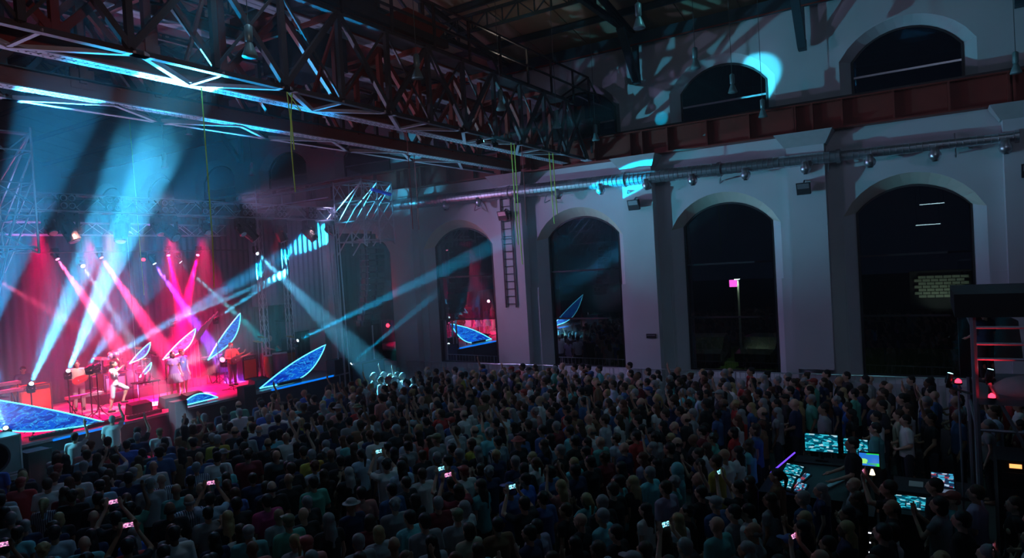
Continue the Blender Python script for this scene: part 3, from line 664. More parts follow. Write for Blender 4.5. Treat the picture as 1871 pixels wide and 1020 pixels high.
def tower(name, xs, y0, y1, zl, zh, legs, label, sgn=1):
    e = empty(name, (xs[0], y0, 0), label, 'scaffold tower')
    for x in xs:
        for y in (y0, y1):
            z0 = 0 if (y == y1 and x in legs) else zl
            MB().tube((x,y,z0),(x,y,zh+.12),.03,n=7).build('standard', M_alu, e)
        zz = np.arange(zl+.15, zh+.1, .82)
        for k, z in enumerate(zz):
            MB().tube((x,y0,z),(x,y1,z),.024,n=5).build('ledger', M_alu, e)
        for z in np.arange(zl+.1, zh-.3, .60):
            MB().tube((x,y0,min(z+1.25,zh)),(x,y1,z-.5),.028,n=6).build('diagonal', M_alu, e)
    for y in (y0, y1):
        for z in np.arange(zl+.15, zh+.1, .82): MB().tube((xs[0],y,z),(xs[-1],y,z),.024,n=5).build('ledger', M_alu, e)
        for k in range(2): MB().tube((xs[0],y,zh-1.3*k),(xs[-1],y,max(zl,zh-1.3*k-1.9)),.024,n=5).build('diagonal', M_alu, e)
        for k in range(5):
            xa = xs[0]+(xs[-1]-xs[0])*k/5; xb = xs[0]+(xs[-1]-xs[0])*(k+1)/5
            MB().tube((xa,y,zh if k%2 else zh-.55),(xb,y,zh-.55 if k%2 else zh),.018,n=4).build('lacing', M_alu, e)
    for z in (zh, zl+.2):
        MB().box((xs[0]-.02,y0+.2,z-.02),(xs[-1]+.02,y0+.45,z+.02)).build('platform_board', M_alu, e)
    return e
RT = tower('speaker_tower', (20.35,21.25,22.15), 19.5, 21.1, 6.5, 9.05, (20.35,22.15), 'aluminium scaffold tower with slanted braces right of the stage, holding the speaker column')
for dx, dy in ((0,0),(.28,0),(0,.3)): MB().tube((20.35+dx,21.1+dy,0),(20.2+dx,21.1+dy,7.4),.03,n=6).build('standard', M_alu, RT)
LT = tower('speaker_tower', (5.6,6.5,7.4,8.45), 19.4, 21.4, 6.3, 9.4, (5.6,), 'aluminium scaffold tower with slanted braces at the left edge of the photo')
for x in (7.0, 7.6, 8.2): MB().tube((x,19.4,8.2),(x-.1,21.4,4.6),.026,n=5).build('diagonal', M_alu, LT)
tag(MB().tube((20.9,19.45,8.75),(22.0,19.45,8.6),.07,n=8).build('blue_banner_roll', mat('glowing_blue_cloth',(.03,.08,.75),.7,emit=(.02,.06,.6),es=.15)), 'small blue rolled cloth tied to the top of the right tower', 'cloth')  # cloth given a faint blue glow of its own, no lamp inside
MB().tube((20.1,26.7,8.42),(22.6,26.7,8.42),.03).tube((20.42,24.4,8.42),(20.42,26.7,8.42),.025).build('curtain_rail', M_alu, bpy.data.objects['stage_curtain.001'])
# line arrays
def line_array(x, y, z, n, label, rz=0, s=1):
    e = empty('line_array', (x,y,z), label, 'speaker')
    zz = z; yy = y
    for k in range(n):
        t = .012*k*k*.5; hgt = .25*s
        b = MB(); w0 = .5*s; 
        b.add([(x-w0,yy-.22,zz-hgt),(x+w0,yy-.22,zz-hgt),(x+w0*.86,yy+.28,zz-hgt*.9),(x-w0*.86,yy+.28,zz-hgt*.9),
               (x-w0,yy-.22,zz-.015),(x+w0,yy-.22,zz-.015),(x+w0*.86,yy+.28,zz-.03),(x-w0*.86,yy+.28,zz-.03)],
              [(0,3,2,1),(4,5,6,7),(0,1,5,4),(1,2,6,5),(2,3,7,6),(3,0,4,7)])
        c = b.build('speaker_cabinet', M_gloss, e)
        MB().box((x-w0*.96,yy-.235,zz-hgt+.03),(x-.06,yy-.22,zz-.045)).box((x+.06,yy-.235,zz-hgt+.03),(x+w0*.96,yy-.22,zz-.045)).build('grille', M_darksteel, c)
        MB().box((x-w0-.02,yy-.1,zz-hgt+.02),(x-w0,yy+.12,zz-.03)).build('side_plate', M_darksteel, c)
        zz -= hgt; yy += .008*k
    MB().bar((x,y,z+.02),(x,y,z+.7),.05).bar((x-.4,y,z+.03),(x+.4,y,z+.03),.08).build('flying_frame', M_darksteel, e)
    return e
line_array(21.15, 19.9, 6.35, 13, 'long curved black speaker column hanging from the right tower')
line_array(6.2, 20.0, 6.2, 13, 'long curved black speaker column hanging from the left tower')

# moving heads & blinders
def fixture_head(name, loc, tgt, label, group, s=1., lens=None, hang=True):
    """yoke light: base box, yoke arms, tilting head aimed at tgt, lens"""
    x, y, z = loc; e = empty(name, loc, label, 'stage light', group)
    sg = -1 if hang else 1
    c = Vector((x,y,z+sg*.42*s)); d = (Vector(tgt)-c).normalized()
    MB().box((x-.16*s,y-.14*s,z-(0 if hang else 0)-(.16*s if hang else 0)),(x+.16*s,y+.14*s,z+(.16*s if not hang else 0))).build('base', M_gloss, e)
    MB().bar((x-.2*s,y,z+sg*.12*s),(x-.2*s,y,c.z),.05*s,.12*s,up=(0,1,0)).bar((x+.2*s,y,z+sg*.12*s),(x+.2*s,y,c.z),.05*s,.12*s,up=(0,1,0)).bar((x-.22*s,y,z+sg*.15*s),(x+.22*s,y,z+sg*.15*s),.06*s,.12*s).build('yoke', M_gloss, e)
    h = MB().lathe(c, [(.05*s,-.26*s),(.13*s,-.24*s),(.165*s,-.12*s),(.17*s,.02*s),(.15*s,.16*s),(.155*s,.27*s),(.12*s,.285*s)], n=14, axis=d).build('head', M_gloss, e, smooth=False)
    MB().lathe(c, [(.12*s,.286*s),(.11*s,.30*s),(.01,.31*s)], n=14, axis=d).build('lens', lens or M_alu, h)
    return e
HX = [(9.75,0),(10.25,1),(11.75,1),(12.95,0),(13.35,1),(14.7,0),(16.1,0),(16.45,1),(17.9,1),(19.35,1),(20.5,0)]
ORD = ['first','second','third','fourth','fifth','sixth','seventh','eighth','ninth','tenth','eleventh','twelfth','thirteenth']
for i, (x, big) in enumerate(HX):
    fixture_head('moving_head', (x,21.6,7.6), (x+1.2*math.sin(i*2.1)+(2 if i > 6 else 0), 18.5+2*math.sin(i), 3), 'black moving-head light under the front truss, %s from the left' % ORD[i], 'moving heads under the front truss', s=1.25 if big else .95)
for i, x in enumerate((10.1,11.4,13.15,14.6,16.2,17.75,19.3,20.6)):
    e = empty('blinder', (x,21.3,7.62), 'square four-lamp blinder in the front truss, %s from the left' % ORD[i], 'stage light', 'blinders in the front truss')
    MB().box((x-.22,21.25,7.66),(x+.22,21.4,8.1)).build('housing', M_black, e)
    for dx in (-.11,.11):
        for dz in (-.11,.11):
            MB().lathe((x+dx,21.25,7.88+dz), [(.095,0),(.095,.03),(.07,.0),(.02,-.01)], n=12, axis=(0,-1,0)).build('lamp', M_alu, e)
    MB().bar((x-.24,21.33,7.88),(x-.24,21.6,8.1),.03).bar((x+.24,21.33,7.88),(x+.24,21.6,8.1),.03).build('yoke', M_black, e)
def beam_fixture(i, label, lens, group, hang, s=.6, nm='beam_light'):
    p, q = Vector(BEAMS[i][0]), Vector(BEAMS[i][1]); d = (q-p).normalized(); c = p-d*(.33*s)
    sg = -1 if hang else 1; loc = c-Vector((0,0,sg*.42*s))
    return fixture_head(nm, tuple(loc), tuple(q), label, group, s=s, lens=lens, hang=hang)
G1 = 'beam lights on the rear truss'; G2 = 'beam lights on the stage floor'
for i, w, l in ((0,'pink, leftmost of the rear row',E_pink),(1,'pink, second large one of the rear row',E_pink),(2,'red, left leg of the crossing pair',E_pink),(3,'red, right leg of the crossing pair',E_pink),
                (4,'faint red, between the pink and red ones',E_red),(6,'small white-blue, between the two pink ones',E_white),(7,'small violet, left of the red pair',E_white),(8,'small cyan, between the red pair',E_white),(9,'cyan, rightmost, shining to the crowd',E_white)):
    beam_fixture(i, 'beam light, '+w, l, G1, True, s=.62)
for i, w, l in ((10,'furthest left, behind the left petal',E_white),(11,'behind the guitarist in white',E_white),(12,'left of the low crossing pair',E_white),(13,'right of the low crossing pair',E_white),
                (14,'on a stand over the singers',E_cyan),(15,'on a stand over the red-jacket guitarist',E_cyan),(16,'beside the side curtain, aimed at the duct',E_white),(17,'at the foot of the speaker tower',E_white),(19,'white on the big speaker at lower left',E_white),
                (18,'large pinkish-white lens left of the red-jacket guitarist',E_pink)):
    o = beam_fixture(i, 'beam light, '+w, l, G2, False, s=.5 if i != 18 else .9)
    base = Vector(BEAMS[i][0]); zb_ = base.z-.5
    if zb_ > 1.3 and i != 19:   # stand it on a tripod
        x, y, z = o.location; MB().tube((x,y,1.15),(x,y,z),.02).build('stand', M_darksteel, o)
        for t in (0,2.1,4.2): MB().tube((x,y,1.45),(x+.3*math.cos(t),y+.3*math.sin(t),1.16),.012).build('stand_foot', M_darksteel, o)
for i in (20,21,22,23,24,25):
    if i in (24,25): beam_fixture(i, 'small added cyan beam light clamped under the crane, aimed at the upper %s' % ('window' if i == 24 else 'wall'), E_cyan, 'added beam lights under the crane', True, s=.38)

# LED petals: leaf-shaped glowing panels
def petal(base, tip, bulge, label, flat=.10, y=0, n=22, dy=0.):
    """leaf in the x-z plane at y: nearly straight upper edge, full lower edge"""
    bx, bz = base; tx, tz = tip; d = Vector((tx-bx, 0, tz-bz)); L = d.length; u = d/L; nr = Vector((u.z, 0, -u.x))
    if nr.z > 0: nr = -nr
    up_, lo_ = [], []
    for k in range(n+1):
        t = k/n; c = Vector((bx, y, bz))+d*t+Vector((0,dy*t,0))
        lo_.append(c+nr*(bulge*(math.sin(PI*t**1.25)**.9 if 0 < t < 1 else 0))); up_.append(c-nr*(flat*L*.35*math.sin(PI*t)))
    e = empty('led_petal', (bx,y+.0,1.15), label, 'led panel', 'glowing leaf-shaped panels')
    b = MB(); n1 = n+1; v = []; th = Vector((0,.07,0)); v = up_+lo_+[p+th for p in up_]+[p+th for p in lo_]; f = []
    for k in range(n):
        f.append((k,k+1,n1+k+1,n1+k)); f.append((2*n1+k,3*n1+k,3*n1+k+1,2*n1+k+1)); f.append((k,2*n1+k,2*n1+k+1,k+1)); f.append((n1+k,n1+k+1,3*n1+k+1,3*n1+k))
    b.add(v, f).build('led_face', M_led, e)
    MB().path([p+Vector((0,-.01,0)) for p in lo_+up_[::-1][1:]], .021, 6).build('glowing_rim', E_rim, e)
    for t in (.25, .6):
        p = Vector((bx,y+.1,bz))+d*t; MB().tube((p.x,p.y+.02+dy*t,1.15),(p.x,p.y+.02+dy*t,max(p.z,1.2)),.025).build('support', M_darksteel, e)
    return e
petal((16.6,1.2),(19.98,2.42),.62,'big blue glowing leaf panel at the right corner of the stage', y=21.75)
petal((10.95,1.2),(6.7,3.0),.66,'biggest blue glowing leaf panel at the left corner of the stage', y=21.6, flat=.05)
petal((14.75,1.23),(13.3,1.2),-.0,'low blue glowing panel lying on the stage lip', y=21.65, flat=.55)
petal((16.85,2.15),(18.5,3.92),.42,'tall blue leaf panel behind the guitarist in red', y=25.2)
petal((14.95,2.45),(16.4,3.5),.34,'violet and pink leaf panel behind the two singers', y=25.2)
petal((13.9,2.45),(14.75,3.15),.22,'small broken blue leaf panel beside the drum kit', y=25.6)
petal((14.35,1.85),(14.85,2.35),.12,'tiny blue leaf fragment low beside the drum kit', y=25.8)
# light-strip fins beside the petals
for k in range(5):
    tag(MB().bar((15.9+.17*k,25.4,2.5+.12*k),(16.9+.17*k,25.4,3.6+.12*k),.02,.05).tube((15.92+.17*k,25.4,1.15),(15.92+.17*k,25.4,2.52+.12*k),.01).build('light_strip', M_alu), 'thin slanted metal strip beside the tall blue leaf panel, %s of five' % ORD[k], 'strip', 'slanted strips by the tall leaf panel')

# stage furniture
def box_thing(name, a, b, m, label, cat, group=None, panel=None, extra=None):
    e = empty(name, ((a[0]+b[0])/2,(a[1]+b[1])/2,a[2]), label, cat, group)
    MB().box(a, b).build('body', m, e)
    t = .02
    for (p, q) in (((a[0]-t,a[1]-t,a[2]),(a[0]+t,a[1]+t,b[2])),((b[0]-t,a[1]-t,a[2]),(b[0]+t,a[1]+t,b[2])),((a[0]-t,a[1]-t,b[2]-t),(b[0]+t,a[1]+t,b[2]+t))):
        MB().box(p, q).build('corner_edge', M_darksteel, e)
    if panel: MB().box((a[0]+.06,a[1]-.015,a[2]+.08),(b[0]-.06,a[1],b[2]-.08)).build('front_panel', panel, e)
    return e
box_thing('lip_box', (12.72,20.9,0),(13.1,21.3,1.50), M_fascia, 'dark square box standing against the stage lip, left of the low panel', 'box', 'dark boxes at the stage lip')
box_thing('lip_box', (15.3,20.9,0),(15.75,21.3,1.52), M_fascia, 'dark square box standing against the stage lip, right of the low panel', 'box', 'dark boxes at the stage lip')
box_thing('lip_box', (20.0,21.3,1.15),(20.75,21.8,1.75), M_fascia, 'blue-lit box at the far right end of the stage', 'box', 'dark boxes at the stage lip')
M_tolex = mat('orange_tolex', (.62,.13,.03), .6, var=.1, scale=12); M_cloth_cream = mat('cream_grille', (.75,.62,.38), .8, var=.1, scale=20)
def amp(x, y, w, d, h, label, m, pnl, rz=0):
    e = box_thing('guitar_amplifier', (x-w/2,y-d/2,1.15),(x+w/2,y+d/2,1.15+h), m, label, 'amplifier', 'amplifiers', pnl)
    MB().box((x-w/2+.04,y-d/2-.02,1.15+h-.16),(x+w/2-.04,y-d/2-.005,1.15+h-.05)).build('control_strip', M_darksteel, e)
    for k in range(5): MB().tube((x-w/2+.1+k*.1,y-d/2-.02,1.15+h-.1),(x-w/2+.1+k*.1,y-d/2-.04,1.15+h-.1),.015,n=8).build('knob', M_alu, e)
    MB().bar((x-.1,y,1.15+h+.02),(x+.1,y,1.15+h+.02),.03).build('handle', M_black, e); return e
amp(10.45,25.2,.95,.5,1.15,'orange amplifier stack in front of the standing keyboard player',M_tolex,M_tolex)
amp(13.55,26.2,.8,.45,1.0,'square orange amplifier glowing behind the dancing singer',M_tolex,M_cloth_cream)
amp(18.2,24.6,.7,.45,1.0,'red-lit case left of the percussion mast',M_fascia,M_tolex)
box_thing('flight_case', (18.9,24.1,1.15),(19.6,24.6,2.15), M_fascia, 'red-lit flight case in front of the bald percussionist, left one', 'case', 'flight cases', M_tolex)
box_thing('flight_case', (19.7,24.1,1.15),(20.4,24.6,2.1), M_black, 'red-lit flight case in front of the bald percussionist, right one', 'case', 'flight cases', M_tolex)
# table with two bottles
e = empty('side_table', (13.1,23.3,1.15), 'small square table with thin legs and two bottles on the stage', 'table')
MB().box((12.75,23.05,1.98),(13.55,23.5,2.02)).build('table_top', M_darksteel, e)
for x in (12.8,13.5):
    for y in (23.1,23.45): MB().tube((x,y,1.15),(x,y,1.98),.012).build('leg', M_darksteel, e)
for x, w in ((13.08,'left'),(13.24,'right')):
    b = empty('water_bottle', (x,23.25,2.02), 'clear water bottle on the small stage table, %s one' % w, 'bottle', 'bottles on the stage table')
    MB().lathe((x,23.25,2.02), [(.045,0),(.05,.02),(.05,.2),(.02,.27),(.02,.3)], n=12).build('bottle_body', mat('bottle_plastic',(.55,.7,.75),.15,var=.02), b, smooth=True)
    MB().lathe((x,23.25,2.02), [(.022,.3),(.022,.33)], n=10).build('cap', M_alu, b)
def mic_stand(x, y, h, label, boom=None):
    e = empty('microphone_stand', (x,y,1.15), label, 'microphone stand', 'microphone stands')
    MB().tube((x,y,1.15),(x,y,1.15+h),.014).build('pole', M_darksteel, e)
    for t in (0,2.1,4.2): MB().tube((x,y,1.28),(x+.26*math.cos(t),y+.26*math.sin(t),1.16),.012).build('leg', M_darksteel, e)
    q = Vector((x,y,1.15+h)); r = q+Vector(boom) if boom else q+Vector((0,.1,.04))
    MB().tube(q, r, .012).build('boom', M_darksteel, e); MB().lathe(r, [(.014,0),(.018,.1),(.03,.12),(.03,.17),(.012,.2)], n=10, axis=(boom or (0,.1,.04))).build('microphone', M_alu, e)
mic_stand(13.85,23.2,1.55,'tall microphone stand right of the small table',(-.2,.1,.1))
mic_stand(16.3,22.9,1.5,'microphone stand before the guitarist in red',(.2,.25,.1))
mic_stand(11.1,23.4,.75,'short microphone stand at the guitarist in white',(.35,0,.05))
mic_stand(12.6,24.8,1.0,'low microphone stand at centre stage',(.3,0,.05))
mic_stand(17.4,24.2,1.3,'microphone stand right of the guitarist in red',(.2,.1,.05))
# drum kit
M_shell = mat('pink_drum_shell', (.55,.12,.18), .3, var=.05); M_head = mat('drum_head', (.75,.72,.70), .5, var=.04); M_cym = mat('bronze_cymbal', (.75,.55,.25), .3, .9, var=.1)
e = empty('drum_kit', (14.0,26.6,1.5), 'full drum kit with cymbals on a low riser at centre stage', 'drum kit')
def drum(c, r, h, ax, par=e):
    ax = Vector(ax).normalized(); c = Vector(c)
    o = MB().lathe(c, [(r,-h/2),(r,h/2)], n=20, axis=ax).build('drum_shell', M_shell, par)
    MB().lathe(c, [(r*.96,h/2),(r*.96,h/2+.01)], n=20, axis=ax).build('drum_skin', M_head, o)
    for s in (-1, 1): MB().lathe(c, [(r,s*h/2-.02),(r+.015,s*h/2-.015),(r+.015,s*h/2+.015),(r,s*h/2+.02)], n=20, axis=ax).build('hoop', M_alu, o)
struct_ = MB().box((12.7,25.4,1.15),(15.6,27.6,1.5)).build('riser', M_black, e)
drum((14.1,26.3,1.82),.30,.45,(0,-1,0)); drum((13.8,26.15,2.3),.17,.22,(0,-.35,1)); drum((14.3,26.15,2.3),.18,.24,(0,-.35,1)); drum((13.3,26.6,1.85),.22,.4,(0,0,1)); drum((14.9,26.7,2.05),.19,.16,(0,-.15,1))
for (x,y,z,r) in ((13.2,26.2,2.75,.26),(13.75,26.0,2.95,.22),(14.6,26.0,2.95,.24),(15.1,26.3,2.7,.26),(15.2,26.8,2.4,.18)):
    MB().tube((x,y,1.5),(x,y,z),.012).build('cymbal_stand', M_alu, e); MB().lathe((x,y,z), [(r,-.015),(r*.5,.01),(.04,.015),(.03,.04)], n=20, axis=(.08,-.2,1)).build('cymbal', M_cym, e)
    for t in (0,2.1,4.2): MB().tube((x,y,1.7),(x+.22*math.cos(t),y+.22*math.sin(t),1.51),.01).build('stand_foot', M_alu, e)
# percussion
e = empty('percussion_rig', (19.2,23.6,1.15), 'congas, small drums and cymbals in front of the bald percussionist', 'percussion')
for k, (x, y, r, h) in enumerate(((18.75,23.9,.17,.95),(19.15,23.85,.18,.98),(19.55,23.9,.16,.95))):
    o = MB().lathe((x,y,1.15), [(r*.6,0),(r*.95,.3*h),(r*1.12,.6*h),(r,h)], n=18).build('conga', M_shell if k else mat('wood_shell',(.45,.22,.08),.35,var=.1), e, smooth=True)
    MB().lathe((x,y,1.15), [(r*1.02,h-.03),(r*1.02,h+.01)], n=18).build('conga_skin', M_head, o)
for (x,y,z,r) in ((18.3,23.9,2.75,.2),(18.6,24.0,2.9,.18),(20.0,23.9,2.75,.2)):
    MB().tube((x,y,1.15),(x,y,z),.012).build('cymbal_stand', M_alu, e); MB().lathe((x,y,z), [(r,-.015),(.04,.015),(.03,.04)], n=18, axis=(.1,-.25,1)).build('cymbal', M_cym, e)
def keyboard(x0, x1, y, z, label, rows=1):
    e = empty('keyboard', ((x0+x1)/2,y,1.15), label, 'keyboard', 'keyboards')
    for r_ in range(rows):
        zz = z+.22*r_; yy = y+.12*r_; MB().box((x0,yy-.15,zz),(x1,yy+.15,zz+.09)).build('keyboard_body', M_alu, e)
        k = MB(); n = int((x1-x0-.1)/.024)
        for i in range(n): k.box((x0+.05+i*.024,yy-.15,zz+.09),(x0+.071+i*.024,yy-.02,zz+.105))
        k.build('white_keys', M_head, e, kind='stuff')
    for x in (x0+.15, x1-.15): MB().bar((x-.1,y-.1,1.15),(x+.1,y+.1,z+.22*(rows-1)),.03).bar((x+.1,y-.1,1.15),(x-.1,y+.1,z),.03).build('stand_leg', M_darksteel, e)
keyboard(8.9,10.1,25.0,2.2,'double keyboard on a stand at the left of the stage',2)
keyboard(16.9,18.0,25.6,2.15,'keyboard between the guitarist in red and the mast',1)
keyboard(11.0,12.1,24.1,1.75,'low keyboard or pedal table behind the guitarist in white',1)
e = empty('keyboard_riser', (9.3,25.6,1.15), 'pale draped riser with equipment racks at far left of the stage', 'riser')
MB().box((7.4,25.3,1.15),(9.9,27.2,2.0)).build('riser_body', mat('pale_drape',(.45,.42,.48),.85), e); MB().box((7.6,25.9,2.0),(8.6,26.6,3.3)).build('rack', M_darksteel, e)
for z in (2.3,2.6,2.9): MB().box((7.65,25.88,z),(8.55,25.9,z+.2)).build('rack_unit', M_alu, e)
# monitors, pedals, lip gear
def wedge(x, y, label, s=1, z=1.15):
    e = empty('wedge_monitor', (x,y,z), label, 'monitor speaker', 'wedge monitors')
    b = MB(); b.prism([(x-.3*s,y-.22*s,z),(x-.3*s,y+.22*s,z),(x-.3*s,y+.10*s,z+.36*s),(x-.3*s,y-.22*s,z+.30*s)],(.6*s,0,0)); b.build('cabinet', M_black, e)
    MB().add([(x-.26*s,y+.222*s,z+.04),(x+.26*s,y+.222*s,z+.04),(x+.26*s,y+.115*s,z+.33*s),(x-.26*s,y+.115*s,z+.33*s)],[(0,1,2,3)]).build('grille', M_darksteel, e)
for x, y, w in ((10.2,22.3,'round-looking dark one behind the left leaf panel'),(12.3,22.3,'before the dancing singer'),(16.9,22.2,'before the guitarist in red'),(14.0,22.0,'by the low panel'),(13.4,22.3,'before the small table')):
    wedge(x, y, 'black wedge monitor on the stage floor, '+w, 1.1)
for k, (x, w) in enumerate(((9.4,'leftmost'),(10.9,'second'),(12.1,'third'),(17.9,'right of the big leaf tip'))):
    e = empty('light_batten', (x,21.6,1.15), 'low black light batten along the stage edge, %s' % w, 'stage light', 'battens on the stage edge')
    MB().box((x-.55,21.56,1.17),(x+.55,21.68,1.27)).build('housing', M_black, e)
    for j in range(10): MB().lathe((x-.5+j*.11,21.62,1.27), [(.035,0),(.03,.01)], n=10).build('lens', M_alu, e)
    MB().bar((x-.55,21.52,1.3),(x+.55,21.52,1.3),.015).build('guard_rail', M_darksteel, e)
for k, pts in enumerate(([(10.2,22.6),(11.0,22.2),(12.0,22.5),(13.0,22.1),(14.3,22.4)],[(12.9,23.0),(13.6,22.7),(14.2,23.2),(15.4,22.8)],[(16.0,23.2),(16.8,22.8),(17.4,23.3),(18.4,23.0)])):
    tag(MB().path([(a,b,1.17) for a,b in pts], .015).build('cable', M_black), 'black cable snaking over the stage floor, %s' % ('left','centre','right')[k], 'cable', 'stage floor cables')
# ground stacked speakers at lower left
def sub(x0, x1, y, z0, z1, label, m):
    e = empty('ground_speaker', ((x0+x1)/2,y,z0), label, 'speaker', 'ground-stacked speakers')
    MB().box((x0,y,z0),(x1,y+.8,z1)).build('cabinet', m, e)
    for p, q in (((x0,y-.02,z1-.04),(x1,y,z1)),((x0,y-.02,z0),(x1,y,z0+.04)),((x0,y-.02,z0),(x0+.04,y,z1)),((x1-.04,y-.02,z0),(x1,y,z1))): MB().box(p, q).build('front_edge', M_alu, e)
    c = Vector(((x0+x1)/2,y-.005,(z0+z1)/2)); r = min(x1-x0, z1-z0)*.40
    MB().lathe(c, [(r,0),(r*.95,.015),(r*.85,-.0)], n=26, axis=(0,-1,0)).build('cone_ring', M_darksteel, e)
    MB().lathe(c, [(r*.35,.0),(r*.3,.03),(.02,.04)], n=18, axis=(0,-1,0)).build('dust_cap', M_black, e); return e
M_sub = mat('grey_green_cabinet', (.22,.32,.33), .6, var=.1, scale=5)
sub(6.7,7.95,19.9,.78,1.74,'large grey square bass speaker at the lower left edge',M_sub)
sub(6.7,7.3,19.9,0,.76,'pale lower speaker under the large grey one, left',M_sub); sub(7.33,7.95,19.9,0,.76,'pale lower speaker under the large grey one, right',M_sub)
box_thing('black_crate', (8.25,20.3,0),(8.8,20.9,1.1), M_black, 'tall black crate between the grey speaker and the stage', 'crate')
box_thing('black_crate', (8.9,20.5,0),(9.7,21.1,.8), M_black, 'louvred black crate below the left leaf panel', 'crate')
for z in np.arange(.1,.75,.09): MB().box((8.92,20.47,z),(9.68,20.49,z+.045)).build('louvre', M_darksteel, bpy.data.objects['black_crate.001'])
box_thing('side_fill_speaker', (6.3,22.0,1.15),(7.9,23.2,2.6), M_black, 'black side-fill speaker box at the left edge of the stage', 'speaker', None, M_darksteel)
tag(MB().bar((9.3,21.31,1.10),(11.3,21.31,1.13),.03,.05).build('blue_light_strip', glow('blue_strip_glow',(0,.2,1),1.2)), 'thin blue glowing strip along the stage edge below the left leaf panel', 'light strip')
tag(MB().bar((16.8,21.3,1.12),(19.9,21.3,1.14),.03,.06).build('blue_light_strip', MATS['blue_strip_glow']), 'thin blue glowing strip along the stage edge below the right leaf panel', 'light strip')
e = empty('red_lamp', (23.0,21.0,2.8), 'small round red lamp glowing on the wall right of the stage', 'lamp')
MB().lathe((23.05,21.0,2.9), [(.09,0),(.08,.04),(.03,.07)], n=12, axis=(-1,-.3,0)).build('red_dome', E_red, e); MB().box((23.05,20.92,2.8),(23.12,21.08,3.0)).build('mount', M_black, e)
spot((22.9,20.9,2.95),(23.1,21.0,6),50,(1,.03,.08),60,r=.05,name='red_lamp_light')
box_thing('monitor_desk', (20.9,20.6,0),(22.2,21.2,1.5), mat('blue_grey_panel',(.06,.08,.16),.6), 'dark blue-lit cabinet at the foot of the speaker tower', 'cabinet')

# ------------------------------------------------------------------ front-of-house desks at lower right
e = empty('mixing_desk', (13.6,2.0,0), 'left mixing console with tilted glowing cyan screens, beside the standing operator', 'mixing desk', 'consoles in the crowd')
MB().box((12.9,1.2,.0),(14.9,2.9,.85)).build('desk_body', M_black, e)
def panel(name, c, ux, uy, w, h, m, par, t=.03):
    c = Vector(c); ux = Vector(ux).normalized(); uy = Vector(uy).normalized(); n = ux.cross(uy).normalized(); n = -n if n.z < 0 else n; o = [c-ux*w/2-uy*h/2, c+ux*w/2-uy*h/2, c+ux*w/2+uy*h/2, c-ux*w/2+uy*h/2]
    hs = MB().prism([p-n*.012 for p in [c-ux*(w/2+.02)-uy*(h/2+.02), c+ux*(w/2+.02)-uy*(h/2+.02), c+ux*(w/2+.02)+uy*(h/2+.02), c-ux*(w/2+.02)+uy*(h/2+.02)]], -n*t).build(name+'_casing', M_black, par)
    MB().prism(o, n*.004).build(name, m, hs)
panel('console_screen', (13.55,2.38,1.12), (.35,.9,0), (.55,-.2,.45), .34, .22, M_scr_a, e)
panel('console_screen', (13.05,2.45,1.05), (.35,.9,0), (.55,-.2,.45), .34, .26, M_scr_a, e)
panel('console_screen', (12.85,2.15,1.02), (.35,.9,0), (.6,-.2,.35), .16, .22, M_scr_b, e)
panel('fader_bank', (13.25,2.25,1.0), (.35,.9,0), (.75,-.25,.12), .10, .75, M_scr_b, e)
MB().bar((13.2,2.72,1.12),(14.5,2.5,1.18),.02).build('purple_light_strip', E_purple, e)
for k in range(24): MB().box((13.5+.03*k,1.75-.012*k,.86),(13.515+.03*k,1.85-.012*k,.885)).build('fader_knob', M_alu, e)
def monitor(x, y, z, w, h, m, label, rz=0):
    e = empty('computer_monitor', (x,y,z-.15), label, 'monitor', 'computer monitors at the consoles')
    MB().box((x,y-w/2-.02,z),(x+.03,y+w/2+.02,z+h+.04)).build('casing', M_black, e)
    MB().box((x-.006,y-w/2,z+.02),(x,y+w/2,z+.02+h)).build('screen', m, e)
    MB().bar((x+.05,y,z-.15),(x+.03,y,z+.1),.05).build('stand', M_black, e); MB().box((x-.05,y-.12,z-.16),(x+.12,y+.12,z-.14)).build('foot', M_black, e); return e
monitor(15.1,2.08,1.06,.62,.36,M_scr_a,'bright cyan monitor to the left of the console operator')
monitor(15.15,1.45,1.06,.44,.30,M_scr_a,'dim cyan monitor to the right of the console operator')
monitor(14.55,1.17,1.02,.34,.24,M_scr_g,'small monitor with a green and blue screen right of the operator')
e = empty('monitor_table', (15.1,1.8,0), 'black table carrying the console monitors', 'table'); MB().box((14.92,.9,.82),(15.4,2.6,.88)).build('table_top', M_black, e)
for x in (14.97,15.35):
    for y in (.95,2.55): MB().tube((x,y,0),(x,y,.82),.02).build('leg', M_black, e)
e = empty('lighting_desk', (13.1,.3,0), 'right console with a pale cyan lit control surface, next to the laptop', 'lighting desk', 'consoles in the crowd')
MB().box((12.35,.1,0),(13.3,.85,.95)).build('desk_body', M_black, e)
panel('control_surface', (12.75,.48,1.02), (0,-1,0), (.95,0,.25), .50, .36, M_scr_a, e)
for k in range(10): MB().box((12.5+.05*(k%5),.3+.2*(k//5),1.03),(12.53+.05*(k%5),.32+.2*(k//5),1.05)).build('fader_knob', M_alu, e)
e = empty('table', (13.8,.1,0), 'dark table edge behind the right console holding the laptop', 'table'); MB().box((13.45,-.55,.92),(14.3,.75,.97)).build('table_top', M_fascia, e)
for x in (13.5,14.25):
    for y in (-.5,.7): MB().tube((x,y,0),(x,y,.92),.02).build('leg', M_black, e)
e = empty('laptop', (13.85,-.02,.97), 'open laptop with a colourful meter screen on the dark table', 'laptop')
MB().box((13.55,-.2,.975),(13.8,.17,.99)).build('keyboard_base', M_alu, e)
MB().add([(13.8,-.2,.99),(13.8,.17,.99),(13.88,.17,1.24),(13.88,-.2,1.24),(13.82,-.2,.99),(13.82,.17,.99),(13.9,.17,1.24),(13.9,-.2,1.24)],[(0,1,2,3),(7,6,5,4),(0,4,5,1),(1,5,6,2),(2,6,7,3),(3,7,4,0)]).build('lid', M_black, e)
